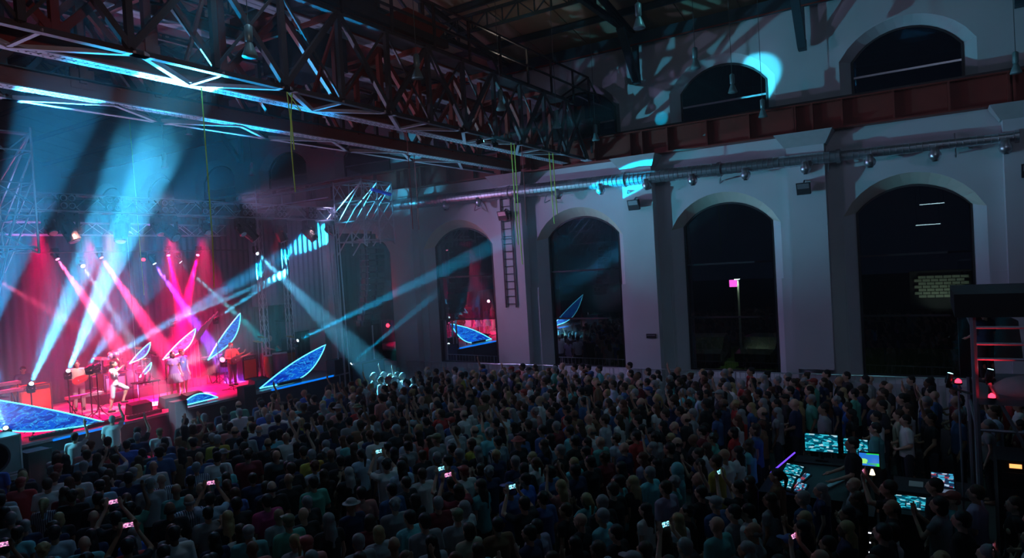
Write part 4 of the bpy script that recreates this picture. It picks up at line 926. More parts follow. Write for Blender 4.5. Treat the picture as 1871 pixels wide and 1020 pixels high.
MB().add([(13.797,-.18,1.01),(13.797,.15,1.01),(13.87,.15,1.23),(13.87,-.18,1.23)],[(0,1,2,3)]).build('screen', M_scr_b, e)
e = empty('paper_sheet', (14.0,.35,.97), 'crumpled pale sheets lying beside the laptop', 'paper'); MB().box((13.75,.28,.975),(14.05,.5,.985)).build('sheet', M_head, e)
e = empty('tablet', (12.1,2.42,1.0), 'small blue glowing tablet near the left console', 'tablet'); MB().box((12.08,2.36,1.0),(12.11,2.5,1.14)).build('casing', M_black, e); MB().box((12.07,2.37,1.01),(12.08,2.49,1.13)).build('screen', E_purple, e)
MB().bar((12.11,2.43,0),(12.11,2.43,1.0),.03).build('stand', M_black, e)
e = empty('equipment_rack', (12.9,1.2,0), 'black equipment rack with small white lights below the operator', 'rack')
MB().box((12.2,.95,0),(12.75,1.45,.9)).build('rack_body', M_black, e)
E_dot = glow('small_white_led', (.8,.85,1), 3)
for k in range(12): MB().box((12.19,1.0+.11*(k%4),.3+.16*(k//4)),(12.2,1.05+.11*(k%4),.315+.16*(k//4))).build('indicator_light', E_dot, e)
e = empty('hooded_lamp', (14.2,1.05,1.0), 'tiny warm hooded desk lamp right of the operator', 'lamp'); MB().lathe((14.2,1.1,.98), [(.05,0),(.02,.1)], n=10).build('shade', glow('warm_lamp', (1,.8,.45), 3), e); MB().tube((14.2,1.1,.85),(14.2,1.1,.98),.01).build('stem', M_black, e)
# scaffold control tower at the right edge
e = empty('control_tower', (13.0,-.5,0), 'dark scaffold control tower with a black roof at the right edge of the photo', 'scaffold tower')
M_towr = mat('dull_tower_steel', (.30,.31,.36), .5, .6)
for x in (13.0, 15.4):
    for y in (-.52, -3.2): MB().tube((x,y,0),(x,y,4.2),.045,n=8).build('standard', M_towr, e)
for z in (3.88, 3.62, 3.38, 2.24): MB().tube((13.0,-.5,z),(13.0,-3.2,z),.025).build('ledger', M_towr, e)
for z in (3.88, 2.24): MB().tube((13.0,-.52,z),(15.4,-.52,z),.03).build('ledger', M_towr, e)
MB().tube((13.0,-.7,3.0),(13.0,-1.6,.9),.03).tube((13.0,-1.3,2.2),(13.0,-.95,.9),.03).build('diagonal', M_towr, e)
MB().box((12.9,-3.3,4.05),(15.6,-.28,4.42)).build('roof_canopy', M_black, e)
MB().box((12.95,-3.2,2.66),(15.4,-.55,2.76)).build('platform', M_towr, e)
for y in (-.62, -2.9): MB().box((14.9,y-.25,2.76),(15.35,y+.25,4.0)).build('hanging_cloth', M_drape, e)
M_tarp = mat('pale_tarpaulin', (.45,.45,.50), .8, bump=.5)
tag(MB().lathe((13.6,-1.25,2.76), [(.5,0),(.48,.1),(.33,.2),(.1,.27)], n=12).build('covered_equipment', M_tarp, smooth=True), 'pale tarpaulin heaped over equipment on the control tower platform', 'tarpaulin')
tag(MB().prism([(15.3,-.75,3.05),(15.3,-1.35,3.05),(15.3,-1.3,3.75),(15.3,-1.05,3.9),(15.3,-.75,3.8)],(.03,0,0)).build('white_cloth', M_tarp), 'pale cloth hanging behind the rails of the control tower', 'cloth')
def small_red(p, w):
    e = empty('red_lamp', p, 'small red lamp glowing on the control tower, '+w, 'lamp', 'red lamps on the control tower')
    MB().lathe(p, [(.05,0),(.045,.04),(.01,.07)], n=12).build('red_dome', E_red, e); MB().lathe(p, [(.06,-.03),(.06,0)], n=12).build('base', M_black, e)
    spot((p[0],p[1],p[2]+.1),(p[0]+.05,p[1],p[2]+1),70,(1,.02,.04),14,r=.03,name='red_lamp_light')
small_red((12.9,-.72,2.79),'on the platform edge'); small_red((13.5,-.3,2.9),'beside the post')
MB().tube((13.5,-.3,0),(13.5,-.3,2.87),.02).build('post', M_towr, e)
for i, w in ((22,'left of the post'),(23,'behind the rails')):
    o = beam_fixture(i, 'small beam light on the control tower, '+w, E_cyan, 'beam lights on the control tower', False, s=.34)
    x, y, z = o.location; MB().tube((x,y,2.7) if i == 23 else (13.0,-.52,z),(x,y,z),.02).build('stand', M_black, o)
e = empty('amplifier_rack', (12.6,-1.1,0), 'black rack with a small orange display under the control tower', 'rack')
MB().box((12.4,-1.9,0),(13.2,-.72,1.95)).build('rack_body', M_black, e); MB().box((12.39,-1.02,1.84),(12.4,-.87,1.90)).build('orange_display', glow('orange_display', (1,.35,.1), 2), e)
for z in (1.1,1.4,1.65): MB().box((12.38,-1.85,z),(12.4,-.78,z+.12)).build('rack_unit', M_darksteel, e)

# ------------------------------------------------------------------ people
def ell(b, c, r, n=12, m=8):
    c = Vector(c); prof = [(math.sin(PI*k/m), -math.cos(PI*k/m)) for k in range(m+1)]; v = [(c.x, c.y, c.z-r[2])]
    for k in range(1, m):
        for j in range(n):
            t = 2*PI*j/n; v.append((c.x+r[0]*prof[k][0]*math.cos(t), c.y+r[1]*prof[k][0]*math.sin(t), c.z+r[2]*prof[k][1]))
    v.append((c.x, c.y, c.z+r[2])); f = []
    for j in range(n): f.append((0, 1+(j+1) % n, 1+j))
    for k in range(m-2):
        for j in range(n): a = 1+k*n; f.append((a+j, a+(j+1) % n, a+n+(j+1) % n, a+n+j))
    l = len(v)-1; a = 1+(m-2)*n
    for j in range(n): f.append((a+j, a+(j+1) % n, l))
    return b.add(v, f)
def limb(b, p, q, r1, r2, n=12):
    b.tube(p, q, r1, r2, n=n); ell(b, p, (r1,)*3, 10, 6); ell(b, q, (r2,)*3, 10, 6); return b
def remesh(b, voxel, ratio, name, smooth=2):
    me = bpy.data.meshes.new(name); me.from_pydata(b.v, [], b.f); bm = bmesh.new(); bm.from_mesh(me); bmesh.ops.recalc_face_normals(bm, faces=bm.faces); bm.to_mesh(me); bm.free()
    o = bpy.data.objects.new('tmp', me); COL.objects.link(o)
    r = o.modifiers.new('r', 'REMESH'); r.mode = 'VOXEL'; r.voxel_size = voxel
    s = o.modifiers.new('s', 'SMOOTH'); s.iterations = smooth; s.factor = .5
    if ratio < 1: d = o.modifiers.new('d', 'DECIMATE'); d.ratio = ratio
    dg = bpy.context.evaluated_depsgraph_get(); out = bpy.data.meshes.new_from_object(o.evaluated_get(dg)); out.name = name
    bpy.data.objects.remove(o); bpy.data.meshes.remove(me); out.polygons.foreach_set('use_smooth', [True]*len(out.polygons)); return out
V = Vector
BASE = dict(hip=[(-.10,0,.90),(.10,0,.90)], knee=[(-.11,-.01,.49),(.11,-.01,.49)], ankle=[(-.12,.03,.08),(.12,.03,.08)],
            sh=[(-.185,0,1.40),(.185,0,1.40)], elbow=[(-.235,.02,1.12),(.235,.02,1.12)], wrist=[(-.22,-.08,.88),(.22,-.08,.88)],
            hand=[(-.05,-.35,-1),(.05,-.35,-1)], head=(0,-.01,1.60), tilt=0., fem=False, sleeve=.85)
def pose(**k): d = dict(BASE); d.update(k); return d
def make_body(P, vox=.0125, ratio=.30):
    b = MB(); F = P['fem']; wd = .88 if F else 1.0; dx = P.get('off', (0,0,0)); H = V(P['head'])
    for i, s in ((0,-1),(1,1)):
        hip, kn, an = V(P['hip'][i]), V(P['knee'][i]), V(P['ankle'][i])
        limb(b, hip, kn, .088 if not F else .09, .055); limb(b, kn, an, .055, .036); c = kn.lerp(an, .3); ell(b, c+V((0,.015,0)), (.055,.06,.12))
        ft = (an-kn).normalized(); toe = an+V((0,-.13,-.035 if an.z < .5 else 0)); 
        if P.get('toe'): toe = an+V(P['toe'][i])
        limb(b, an+V((0,.03,-.035)), toe, .038, .03)
        sh, el, wr = V(P['sh'][i]), V(P['elbow'][i]), V(P['wrist'][i])
        if F: sh = V((sh.x*.9, sh.y, sh.z)); 
        k = .82 if F else 1.
        limb(b, sh, el, .050*k, .038*k); limb(b, el, wr, .040*k, .026*k)
        hd = V(P['hand'][i]).normalized(); side = V((0,1,0)).cross(hd) if abs(hd.y) < .9 else V((1,0,0)); side = side.normalized()*(-s if hd.z > 0 else s); nn = hd.cross(side).normalized()
        pc = wr+hd*.055; limb(b, wr, pc+hd*.02, .026*k, .034*k)
        for f, (ln, of) in enumerate(((.070,-.028),(.082,-.010),(.078,.009),(.060,.026))):
            a = pc+hd*.03+side*of; m_ = a+hd*ln*.55+nn*.004; e_ = m_+(hd+nn*.35*(1 if P.get('curl') else .3)).normalized()*ln*.45
            b.tube(a, m_, .0105, .0100, n=6); b.tube(m_, e_, .0100, .0085, n=6); ell(b, m_, (.0104,)*3, 6, 4); ell(b, e_, (.0088,)*3, 6, 4)
        t0 = pc+side*-.026; t1 = t0+(hd*.6-side*.9).normalized()*.035; t2 = t1+(hd*.95-side*.3).normalized()*.03
        b.tube(t0, t1, .012, .0115, n=6); b.tube(t1, t2, .0115, .0095, n=6); ell(b, t1, (.0118,)*3, 6, 4); ell(b, t2, (.0098,)*3, 6, 4)
    m0 = (V(P['hip'][0])+V(P['hip'][1]))/2; m1 = (V(P['sh'][0])+V(P['sh'][1]))/2
    ell(b, m0+V((0,0,.03)), (.155*wd+(.02 if F else 0),.11,.12)); ell(b, m0.lerp(m1,.38), ((.135 if F else .155),.10,.15)); ell(b, m0.lerp(m1,.72), (.165*wd,.115,.17))
    sl, sr = V(P['sh'][0]), V(P['sh'][1]); 
    if F: sl.x *= .9; sr.x *= .9
    limb(b, sl.lerp(sr,.12)+V((0,.005,-.005)), sr.lerp(sl,.12)+V((0,.005,-.005)), .062, .062)
    if F: ell(b, m0.lerp(m1,.68)+V((-.07,-.085,0)), (.06,.05,.06)); ell(b, m0.lerp(m1,.68)+V((.07,-.085,0)), (.06,.05,.06))
    else: ell(b, m1+V((0,.03,-.05)), (.13,.085,.09))
    limb(b, m1+V((0,.01,0)), H+V((0,.015,-.06)), .056 if not F else .048, .052 if not F else .045)
    ell(b, H+V((0,.018,.03)), (.076,.095,.092), 16, 10); ell(b, H+V((0,-.022,-.03)), (.060,.068,.088), 14, 9)
    ell(b, H+V((0,-.05,-.085)), (.032,.028,.026)); ell(b, H+V((0,-.094,-.008)), (.013,.022,.026)); ell(b, H+V((0,-.108,-.024)), (.016,.014,.011))
    ell(b, H+V((0,-.080,.035)), (.050,.018,.014)); ell(b, H+V((0,-.088,-.055)), (.024,.012,.007)); ell(b, H+V((0,-.085,-.070)), (.020,.012,.007))
    for s in (-1,1): ell(b, H+V((s*.078,.012,-.01)), (.010,.020,.032)); ell(b, H+V((s*.03,-.078,.010)), (.016,.010,.011))
    return remesh(b, vox, ratio, 'person_body')
def make_shirt(P, vox=.02, ratio=.5, long=False):
    b = MB(); F = P['fem']; wd = .9 if F else 1.0; m0 = (V(P['hip'][0])+V(P['hip'][1]))/2; m1 = (V(P['sh'][0])+V(P['sh'][1]))/2
    rings = [(m0+V((0,0,-.04)),.19*wd+(.02 if F else 0),.145),(m0.lerp(m1,.15),.182*wd+(.012 if F else 0),.138),(m0.lerp(m1,.38),.162*wd+(.0 if F else .02),.132),(m0.lerp(m1,.72),.188*wd,.140),(m0.lerp(m1,.90)+V((0,.012,0)),.172*wd,.134),(m1+V((0,0,.045)),.075,.072)]
    n = 20; v = []; f = []
    for c, rx, ry in rings:
        for k in range(n): t = 2*PI*k/n; v.append((c.x+rx*math.cos(t), c.y+ry*math.sin(t), c.z))
    for i in range(len(rings)-1):
        for k in range(n): f.append((i*n+k,i*n+(k+1)%n,(i+1)*n+(k+1)%n,(i+1)*n+k))
    f += [tuple(reversed(range(n))), tuple(range((len(rings)-1)*n,len(rings)*n))]; b.add(v, f)
    for i in (0,1):
        sh, el, wr = V(P['sh'][i]), V(P['elbow'][i]), V(P['wrist'][i])
        if F: sh = V((sh.x*.9, sh.y, sh.z))
        s = P['sleeve']; ell(b, sh, (.070,.070,.068)); b.tube(sh, sh.lerp(el, min(1,s)), .068, .060, n=14)
        if s > 1: ell(b, el, (.057,)*3); b.tube(el, el.lerp(wr, s-1), .057, .040, n=14)
    limb(b, V(P['sh'][0])*.85+m1*.15, V(P['sh'][1])*.85+m1*.15, .074, .074)
    return remesh(b, vox, ratio, 'shirt')
def make_trousers(P, vox=.022, ratio=.45, frac=1.93):
    b = MB(); F = P['fem']; m0 = (V(P['hip'][0])+V(P['hip'][1]))/2; ell(b, m0+V((0,0,.0)), (.168,.122,.11))
    for i in (0,1):
        hip, kn, an = V(P['hip'][i]), V(P['knee'][i]), V(P['ankle'][i]); limb(b, hip, kn, .098, .075)
        if frac > 1: b.tube(kn, kn.lerp(an, frac-1), .073, .062, n=14)
    return remesh(b, vox, ratio, 'trousers')
def make_skirt(P, ln=.42):
    m0 = (V(P['hip'][0])+V(P['hip'][1]))/2; b = MB(); n = 32; v = []; f = []
    for i in range(5):
        t = i/4
        for k in range(n):
            a = 2*PI*k/n; r = .15+.13*t+(.022*t if k%2 else -.012*t); v.append((m0.x+r*math.cos(a), m0.y+r*.82*math.sin(a), m0.z+.09-ln*t))
    for i in range(4):
        for k in range(n): f.append((i*n+k,i*n+(k+1)%n,(i+1)*n+(k+1)%n,(i+1)*n+k))
    me = bpy.data.meshes.new('skirt'); b.add(v, f); me.from_pydata(b.v, [], b.f); return me
H0 = V(BASE['head'])
def make_hair(style):
    b = MB(); H = H0
    if style in ('short','balding','bob','long','ponytail','bun','curly'):
        if style != 'balding': ell(b, H+V((0,.030,.045)), (.087,.100,.092), 16, 10)
        else:
            for s in (-1,1): ell(b, H+V((s*.062,.045,-.01)), (.028,.055,.04))
            ell(b, H+V((0,.092,-.015)), (.062,.03,.04))
        if style != 'balding': ell(b, H+V((0,.062,-.02)), (.074,.058,.062))
    if style == 'bob': ell(b, H+V((0,.045,-.04)), (.10,.075,.10)); 
    if style == 'long': ell(b, H+V((0,.055,-.06)), (.098,.070,.13)); limb(b, H+V((0,.085,-.10)), H+V((0,.10,-.34)), .075, .055); ell(b, H+V((-.05,.08,-.2)), (.05,.045,.16)); ell(b, H+V((.05,.08,-.2)), (.05,.045,.16))
    if style == 'ponytail': limb(b, H+V((0,.12,.05)), H+V((0,.165,-.04)), .032, .036); limb(b, H+V((0,.165,-.04)), H+V((0,.13,-.26)), .036, .014)
    if style == 'bun': ell(b, H+V((0,.105,.095)), (.045,.042,.042))
    if style == 'curly':
        rr = random.Random(3)
        for _ in range(26): a = rr.uniform(0,2*PI); u = rr.uniform(-.2,1); q = math.sqrt(1-u*u); ell(b, H+V((.085*q*math.cos(a),.04+.085*q*math.sin(a)*.9,.035+.085*u)), (.03,.03,.03), 6, 5)
    if style == 'cap': ell(b, H+V((0,.02,.055)), (.088,.105,.075), 16, 10); b.prism([tuple(H+V((x,y,.055))) for x,y in ((-.07,-.06),(-.06,-.15),(0,-.175),(.06,-.15),(.07,-.06))], (0,0,.014)); ell(b, H+V((0,.06,-.02)), (.072,.055,.05))
    if style == 'hat': ell(b, H+V((0,.02,.075)), (.09,.105,.07), 16, 10); b.lathe(H+V((0,.02,.05)), [(.15,0),(.155,.01),(.08,.02)], n=18)
    if style == 'hood': ell(b, H+V((0,.035,.01)), (.115,.115,.135), 16, 10); ell(b, H+V((0,.06,-.1)), (.10,.09,.08))
    return remesh(b, .013 if style != 'hat' else .012, .35, 'hair', 1)
HAIR = {s: make_hair(s) for s in ('short','balding','bob','long','ponytail','bun','curly','cap','hat','hood')}
POSES = {
 'man': pose(), 
 'man_relaxed': pose(elbow=[(-.25,.03,1.14),(.25,.02,1.13)], wrist=[(-.10,-.24,1.10),(.12,-.22,1.02)], hand=[(.8,-.4,.1),(-.8,-.3,.2)], curl=True),
 'woman': pose(fem=True, sleeve=.5, elbow=[(-.21,.02,1.13),(.21,.02,1.13)], wrist=[(-.19,-.06,.90),(.20,-.07,.90)]),
 'woman_clap': pose(fem=True, sleeve=.5, elbow=[(-.24,-.15,1.20),(.24,-.15,1.20)], wrist=[(-.05,-.30,1.42),(.05,-.30,1.42)], hand=[(.15,-.2,1),(-.15,-.2,1)]),
 'phone': pose(elbow=[(-.26,-.20,1.46),(.26,-.20,1.46)], wrist=[(-.11,-.30,1.70),(.11,-.30,1.70)], hand=[(.2,-.1,1),(-.2,-.1,1)], curl=True, sleeve=.7),
 'armup': pose(elbow=[(-.28,-.05,1.62),(.25,-.02,1.14)], wrist=[(-.20,-.12,1.87),(.20,-.16,.98)], hand=[(.1,-.1,1),(0,-.5,-1)], sleeve=.6),
 'armsup': pose(fem=True, elbow=[(-.27,-.08,1.60),(.27,-.08,1.58)], wrist=[(-.16,-.14,1.84),(.17,-.14,1.83)], hand=[(.2,-.1,1),(-.2,-.1,1)], sleeve=.4),
}
ARCH = {k: (make_body(P), make_shirt(P), make_trousers(P)) for k, P in POSES.items()}
SKIN = {'light':(.62,.36,.26),'tan':(.45,.25,.16),'dark':(.20,.10,.06)}
SHIRT = {'white':(.72,.74,.74),'black':(.015,.015,.018),'grey':(.28,.29,.31),'teal':(.12,.42,.42),'cyan':(.18,.60,.66),'lightblue':(.42,.58,.72),'blue':(.05,.12,.28),'royal':(.05,.16,.60),
 'red':(.50,.03,.03),'darkred':(.20,.02,.03),'magenta':(.48,.04,.16),'salmon':(.60,.22,.20),'pink':(.62,.30,.36),'green':(.10,.42,.32),'brown':(.22,.12,.06),'lavender':(.40,.34,.50),'yellow':(.50,.42,.06),
 'striped':(.42,.48,.60),'plaid':(.08,.12,.32),'patterned':(.45,.47,.52),'cream':(.55,.48,.36),'navy':(.02,.03,.09)}
NAME = {'lightblue':'light blue','royal':'bright blue','darkred':'dark red','striped':'striped blue and white','plaid':'blue plaid','patterned':'patterned pale'}
HCOL = {'black':(.012,.010,.010),'brown':(.05,.028,.015),'auburn':(.11,.035,.015),'blond':(.42,.30,.14),'grey':(.28,.28,.29),'silver':(.45,.44,.45),'skin':None,'red':(.35,.05,.04),'olive':(.18,.19,.10),'blue':(.04,.10,.30),'cyan':(.18,.55,.60)}
def stripe_mat():
    m = bpy.data.materials.new('striped_cloth'); m.use_nodes = True; nt = m.node_tree; b = nt.nodes['Principled BSDF']; b.inputs['Roughness'].default_value = .85
    tc = nt.nodes.new('ShaderNodeTexCoord'); w = nt.nodes.new('ShaderNodeTexWave'); w.inputs['Scale'].default_value = 9; cr = nt.nodes.new('ShaderNodeValToRGB'); cr.color_ramp.interpolation = 'CONSTANT'
    cr.color_ramp.elements[0].color = (.03,.05,.12,1); cr.color_ramp.elements[1].color = (.60,.64,.72,1); cr.color_ramp.elements[1].position = .4
    nt.links.new(tc.outputs['Object'], w.inputs[0]); nt.links.new(w.outputs[1], cr.inputs[0]); nt.links.new(cr.outputs[0], b.inputs[0]); return m
M_stripe = stripe_mat()
for a in ARCH.values(): a[0].materials.append(M_skin); a[1].materials.append(M_cloth); a[2].materials.append(M_cloth)
for h in HAIR.values(): h.materials.append(M_hair)
def obj(name, me, par, col):
    o = bpy.data.objects.new(name, me); COL.objects.link(o); o.parent = par; o.color = (*col, 1); return o
def person(x, y, z, rz, arch, hair, shirt, hcol, sc=1., skin='light', trousers=(.03,.035,.05)):
    a = ARCH[arch]; b = obj('person', a[0], None, SKIN[skin]); b.location = (x,y,z); b.rotation_euler.z = rz; b.scale = (sc,)*3
    s = obj('shirt', a[1], b, SHIRT[shirt]); 
    if shirt == 'striped': s.material_slots[0].link = 'OBJECT'; s.material_slots[0].material = M_stripe
    obj('trousers', a[2], b, trousers)
    if hair != 'bald': obj({'cap':'cap','hat':'hat','hood':'hood'}.get(hair,'hair'), HAIR[hair], b, HCOL[hcol] or (.1,.1,.1))
    b['category'] = 'person'; return b
HEROES = [(7.71, 13.58, 'man', 'bald', 'white', 'skin'),
 (6.13, 14.39, 'man', 'short', 'white', 'brown'),
 (6.0, 15.17, 'man', 'cap', 'red', 'red'),
 (6.45, 14.27, 'woman', 'long', 'brown', 'auburn'),
 (7.36, 13.7, 'man', 'cap', 'grey', 'grey'),
 (7.0, 12.47, 'man', 'short', 'patterned', 'grey'),
 (6.95, 11.57, 'man', 'bald', 'teal', 'skin'),
 (4.93, 11.46, 'man', 'short', 'lightblue', 'black'),
 (5.0, 13.08, 'man', 'short', 'grey', 'grey'),
 (5.68, 11.17, 'phone', 'short', 'black', 'black'),
 (6.7, 10.81, 'man', 'balding', 'striped', 'grey'),
 (6.92, 10.55, 'phone', 'short', 'lightblue', 'black'),
 (6.54, 9.55, 'woman', 'long', 'black', 'blond'),
 (6.24, 8.64, 'man', 'cap', 'teal', 'grey'),
 (7.19, 9.43, 'man', 'short', 'magenta', 'black'),
 (8.2, 9.46, 'man', 'short', 'green', 'black'),
 (7.12, 8.48, 'man', 'bald', 'black', 'skin'),
 (6.97, 7.77, 'woman', 'long', 'black', 'grey'),
 (9.01, 9.41, 'woman', 'long', 'black', 'silver'),
 (8.21, 8.31, 'man', 'short', 'salmon', 'black'),
 (9.49, 8.54, 'woman', 'long', 'lightblue', 'black'),
 (8.47, 7.87, 'man', 'short', 'blue', 'black'),
 (7.66, 6.79, 'man', 'short', 'cyan', 'black'),
 (8.36, 6.8, 'man', 'short', 'darkred', 'grey'),
 (8.04, 6.18, 'man', 'cap', 'grey', 'olive'),
 (8.36, 6.29, 'woman', 'bob', 'white', 'grey'),
 (6.8, 6.33, 'man', 'bald', 'black', 'skin'),
 (6.62, 6.82, 'man', 'short', 'grey', 'grey'),
 (9.25, 6.59, 'woman', 'long', 'teal', 'brown'),
 (9.25, 7.2, 'phone', 'short', 'black', 'brown'),
 (8.78, 6.7, 'phone', 'bob', 'darkred', 'brown'),
 (9.16, 5.95, 'man', 'cap', 'plaid', 'blue'),
 (8.82, 5.48, 'phone', 'short', 'black', 'black'),
 (9.8, 6.04, 'man', 'short', 'royal', 'black'),
 (8.57, 4.39, 'man', 'bald', 'black', 'skin'),
 (8.82, 4.17, 'man', 'short', 'cyan', 'grey'),
 (11.27, 3.88, 'woman', 'hood', 'cyan', 'cyan'),
 (10.94, 4.24, 'man', 'short', 'cyan', 'grey'),
 (10.23, 4.5, 'man', 'short', 'teal', 'black'),
 (10.39, 4.33, 'woman', 'long', 'black', 'blond'),
 (10.85, 3.36, 'man', 'bald', 'black', 'skin'),
 (9.69, 2.53, 'man', 'short', 'grey', 'black'),
 (9.77, 2.35, 'man', 'short', 'white', 'black'),
 (9.04, 2.11, 'man', 'balding', 'grey', 'grey'),
 (8.99, 2.57, 'man', 'bald', 'teal', 'skin'),
 (11.3, -0.12, 'man', 'cap', 'teal', 'red'),
 (11.66, -0.41, 'man', 'short', 'lavender', 'brown'),
 (10.92, 0.04, 'woman', 'bob', 'grey', 'black'),
 (10.38, -0.2, 'man', 'short', 'black', 'black'),
 (8.01, 15.97, 'man', 'short', 'red', 'black'),
 (8.63, 16.24, 'man', 'short', 'royal', 'black'),
 (7.63, 16.0, 'man', 'short', 'lightblue', 'brown'),
 (7.67, 15.66, 'woman', 'long', 'black', 'brown'),
 (7.34, 16.32, 'woman', 'long', 'black', 'black'),
 (10.1, 19.68, 'armup', 'short', 'white', 'grey'),
 (8.61, 18.59, 'armup', 'short', 'white', 'brown'),
 (11.9, 16.55, 'man', 'short', 'white', 'grey'),
 (11.43, 16.53, 'man', 'short', 'white', 'black'),
 (10.18, 14.0, 'man', 'short', 'grey', 'black'),
 (10.16, 16.02, 'armup', 'bob', 'brown', 'brown'),
 (9.93, 16.02, 'woman', 'long', 'brown', 'black'),
 (13.8, 17.45, 'armup', 'short', 'salmon', 'brown'),
 (15.56, 16.94, 'armup', 'short', 'pink', 'brown'),
 (18.3, 17.05, 'armup', 'short', 'white', 'grey'),
 (17.97, 16.44, 'woman', 'long', 'white', 'blond'),
 (18.22, 16.33, 'armup', 'bob', 'white', 'black'),
 (18.08, 15.95, 'man', 'short', 'white', 'grey'),
 (13.37, 9.37, 'man', 'short', 'cyan', 'black'),
 (18.34, 10.29, 'man', 'short', 'white', 'black'),
 (21.6, 8.88, 'man', 'short', 'white', 'black'),
 (15.37, 4.84, 'man', 'short', 'grey', 'grey'),
 (14.33, 3.21, 'woman', 'bob', 'blue', 'brown'),
 (19.93, 3.52, 'man', 'short', 'lightblue', 'black'),
 (13.1, 6.87, 'man', 'short', 'cyan', 'black'),
 (13.24, 8.89, 'phone', 'short', 'black', 'black'),
 (12.38, 11.02, 'phone', 'short', 'black', 'black'),
 (10.73, 12.41, 'armup', 'long', 'black', 'black'),
 (14.71, 6.96, 'armup', 'long', 'brown', 'brown'),
 (14.98, 6.09, 'armup', 'short', 'black', 'brown'),
 (15.04, 1.07, 'man', 'short', 'teal', 'black'),
 (16.16, 0.59, 'man', 'short', 'white', 'black')]
rng = random.Random(11)
STAGE_C = Vector((13.5, 24.5))
def face_to(x, y, j=.25):
    d = STAGE_C-Vector((x,y)); return math.atan2(d.y, d.x)+PI/2+rng.uniform(-j, j)
CAMI = cam_o.matrix_world.inverted()
def project(p):
    c = CAMI @ Vector(p); return (935.5+1240*c.x/-c.z, 510-1240*c.y/-c.z) if c.z < -.5 else (-9999,-9999)
crowd = []   # x, y, arch, hair, shirt, haircolour, scale, skin, hero
for (x, y, a, h, s, hc) in HEROES:
    if a == 'woman' and rng.random() < .3: a = 'woman_clap'
    if a == 'man' and rng.random() < .35: a = 'man_relaxed'
    if a == 'armup' and h in ('bob','long'): a = 'armsup'
    crowd.append((x, y, a, h, s, hc, rng.uniform(.99,1.04), rng.choice(['light','light','tan']), True))
sp = .60; row = 0; yy = -3.0
men_h = ['short']*18+['balding']*2+['bald']*4+['cap']*2+['curly']*2+['hat']; wom_h = ['long']*6+['bob','bob','ponytail','bun','curly','long','short']
mshirt = ['black']*17+['navy']*7+['white']*6+['grey']*5+['blue']*3+['lightblue','teal','darkred','red','brown','green','lavender','cream','patterned','plaid','striped','salmon','yellow','cyan','royal']
def placed_ok(x, y):
    if y > 17.4 or x > 21.3 or x < 2.2: return False
    if y > 12 and x > 21.3-(y-12)*.5: return False
    if 11.9 < x < 16.2 and -4.5 < y < 3.15: return False
    if y > 19.3 and (5.4 < x < 9.9): return False
    if x > 19.9 and y > 19.0: return False
    if y > 20.0 and (12.3 < x < 13.4 or 15.1 < x < 16.2): return False
    if math.hypot(x, y) < 6.2: return False
    px, py = project((x,y,1.75))
    if not (-25 < px < 1905 and py < 1075): return False
    return all((x-c[0])**2+(y-c[1])**2 > .40**2 for c in crowd if c[8])
while yy < 20.6:
    xx = 2.0+(sp/2 if row % 2 else 0)
    while xx < 22.8:
        x = xx+rng.uniform(-.13,.13); y = yy+rng.uniform(-.13,.13); dens = .96
        if x > 17 and y < 2: dens = .8
        if rng.random() < dens and placed_ok(x, y):
            f = rng.random() < .46
            if f: a = rng.choice(['woman']*7+['woman_clap']*2+['armsup'] if rng.random() < .5 else ['woman']); h = rng.choice(wom_h); hc = rng.choice(['black','black','brown','brown','auburn','blond','grey'])
            else: a = rng.choice(['man']*6+['man_relaxed']*5+['phone','armup'] if rng.random() < .6 else ['man','man_relaxed']); h = rng.choice(men_h); hc = rng.choice(['black','black','black','brown','grey']) if h not in ('cap','hat') else rng.choice(['black','grey','olive','blue','red'])
            if h == 'bald': hc = 'skin'
            crowd.append((x, y, a, h, rng.choice(mshirt), hc, rng.uniform(.93,.99) if f else rng.uniform(.97,1.06), rng.choice(['light','light','light','tan','tan','dark']), False))
        xx += sp
    yy += sp*.87; row += 1
crowd.sort(key=lambda c: math.hypot(c[0], c[1]))
NIND = 284
near = crowd[:NIND]; far = crowd[NIND:]
extra = [c for c in far if c[8]][:0]
HT = {'short':'short %s hair','balding':'thinning %s hair','bald':'a bald head','bob':'%s bobbed hair','long':'long %s hair','ponytail':'a %s ponytail','bun':'%s hair in a bun','curly':'curly %s hair','cap':'a %s cap','hat':'a %s brimmed hat','hood':'a %s hood'}
PT = {'man':'','man_relaxed':'arms folded','woman':'','woman_clap':'clapping','phone':'holding up a phone','armup':'one arm raised','armsup':'both arms raised'}
lab = {}
def zone(x, y):
    px, py = project((x,y,1.6)); c = ['at far left','at left','left of centre','at centre','right of centre','at right','at far right'][max(0,min(6,int(px/1871*7)))]
    r = 'bottom row' if py > 960 else 'lower crowd' if py > 890 else 'middle crowd' if py > 800 else 'upper crowd'
    return r+' '+c, px
entries = []
phones = []
for c in near:
    x, y, a, h, s, hc, sc, sk, hero = c
    rz = face_to(x, y); o = person(x, y, 0, rz, a, h, s, hc, sc, sk, rng.choice([(.03,.035,.05),(.02,.02,.02),(.05,.07,.13),(.16,.14,.11)]))
    who = 'woman' if a in ('woman','woman_clap','armsup') else 'man'; t = HT[h]; t = t % hc if '%s' in t else t
    z_, px = zone(x, y); key = (NAME.get(s, s), t, PT[a], z_, who); entries.append((key, px, o)); o['group'] = 'concert crowd standing before the stage'
    if a == 'phone': phones.append((o, x, y, rz, sc))
from collections import defaultdict
D = defaultdict(list)
for k, px, o in entries: D[k].append((px, o))
NTH = ['leftmost','second from left','third from left','fourth from left','fifth from left','sixth from left']
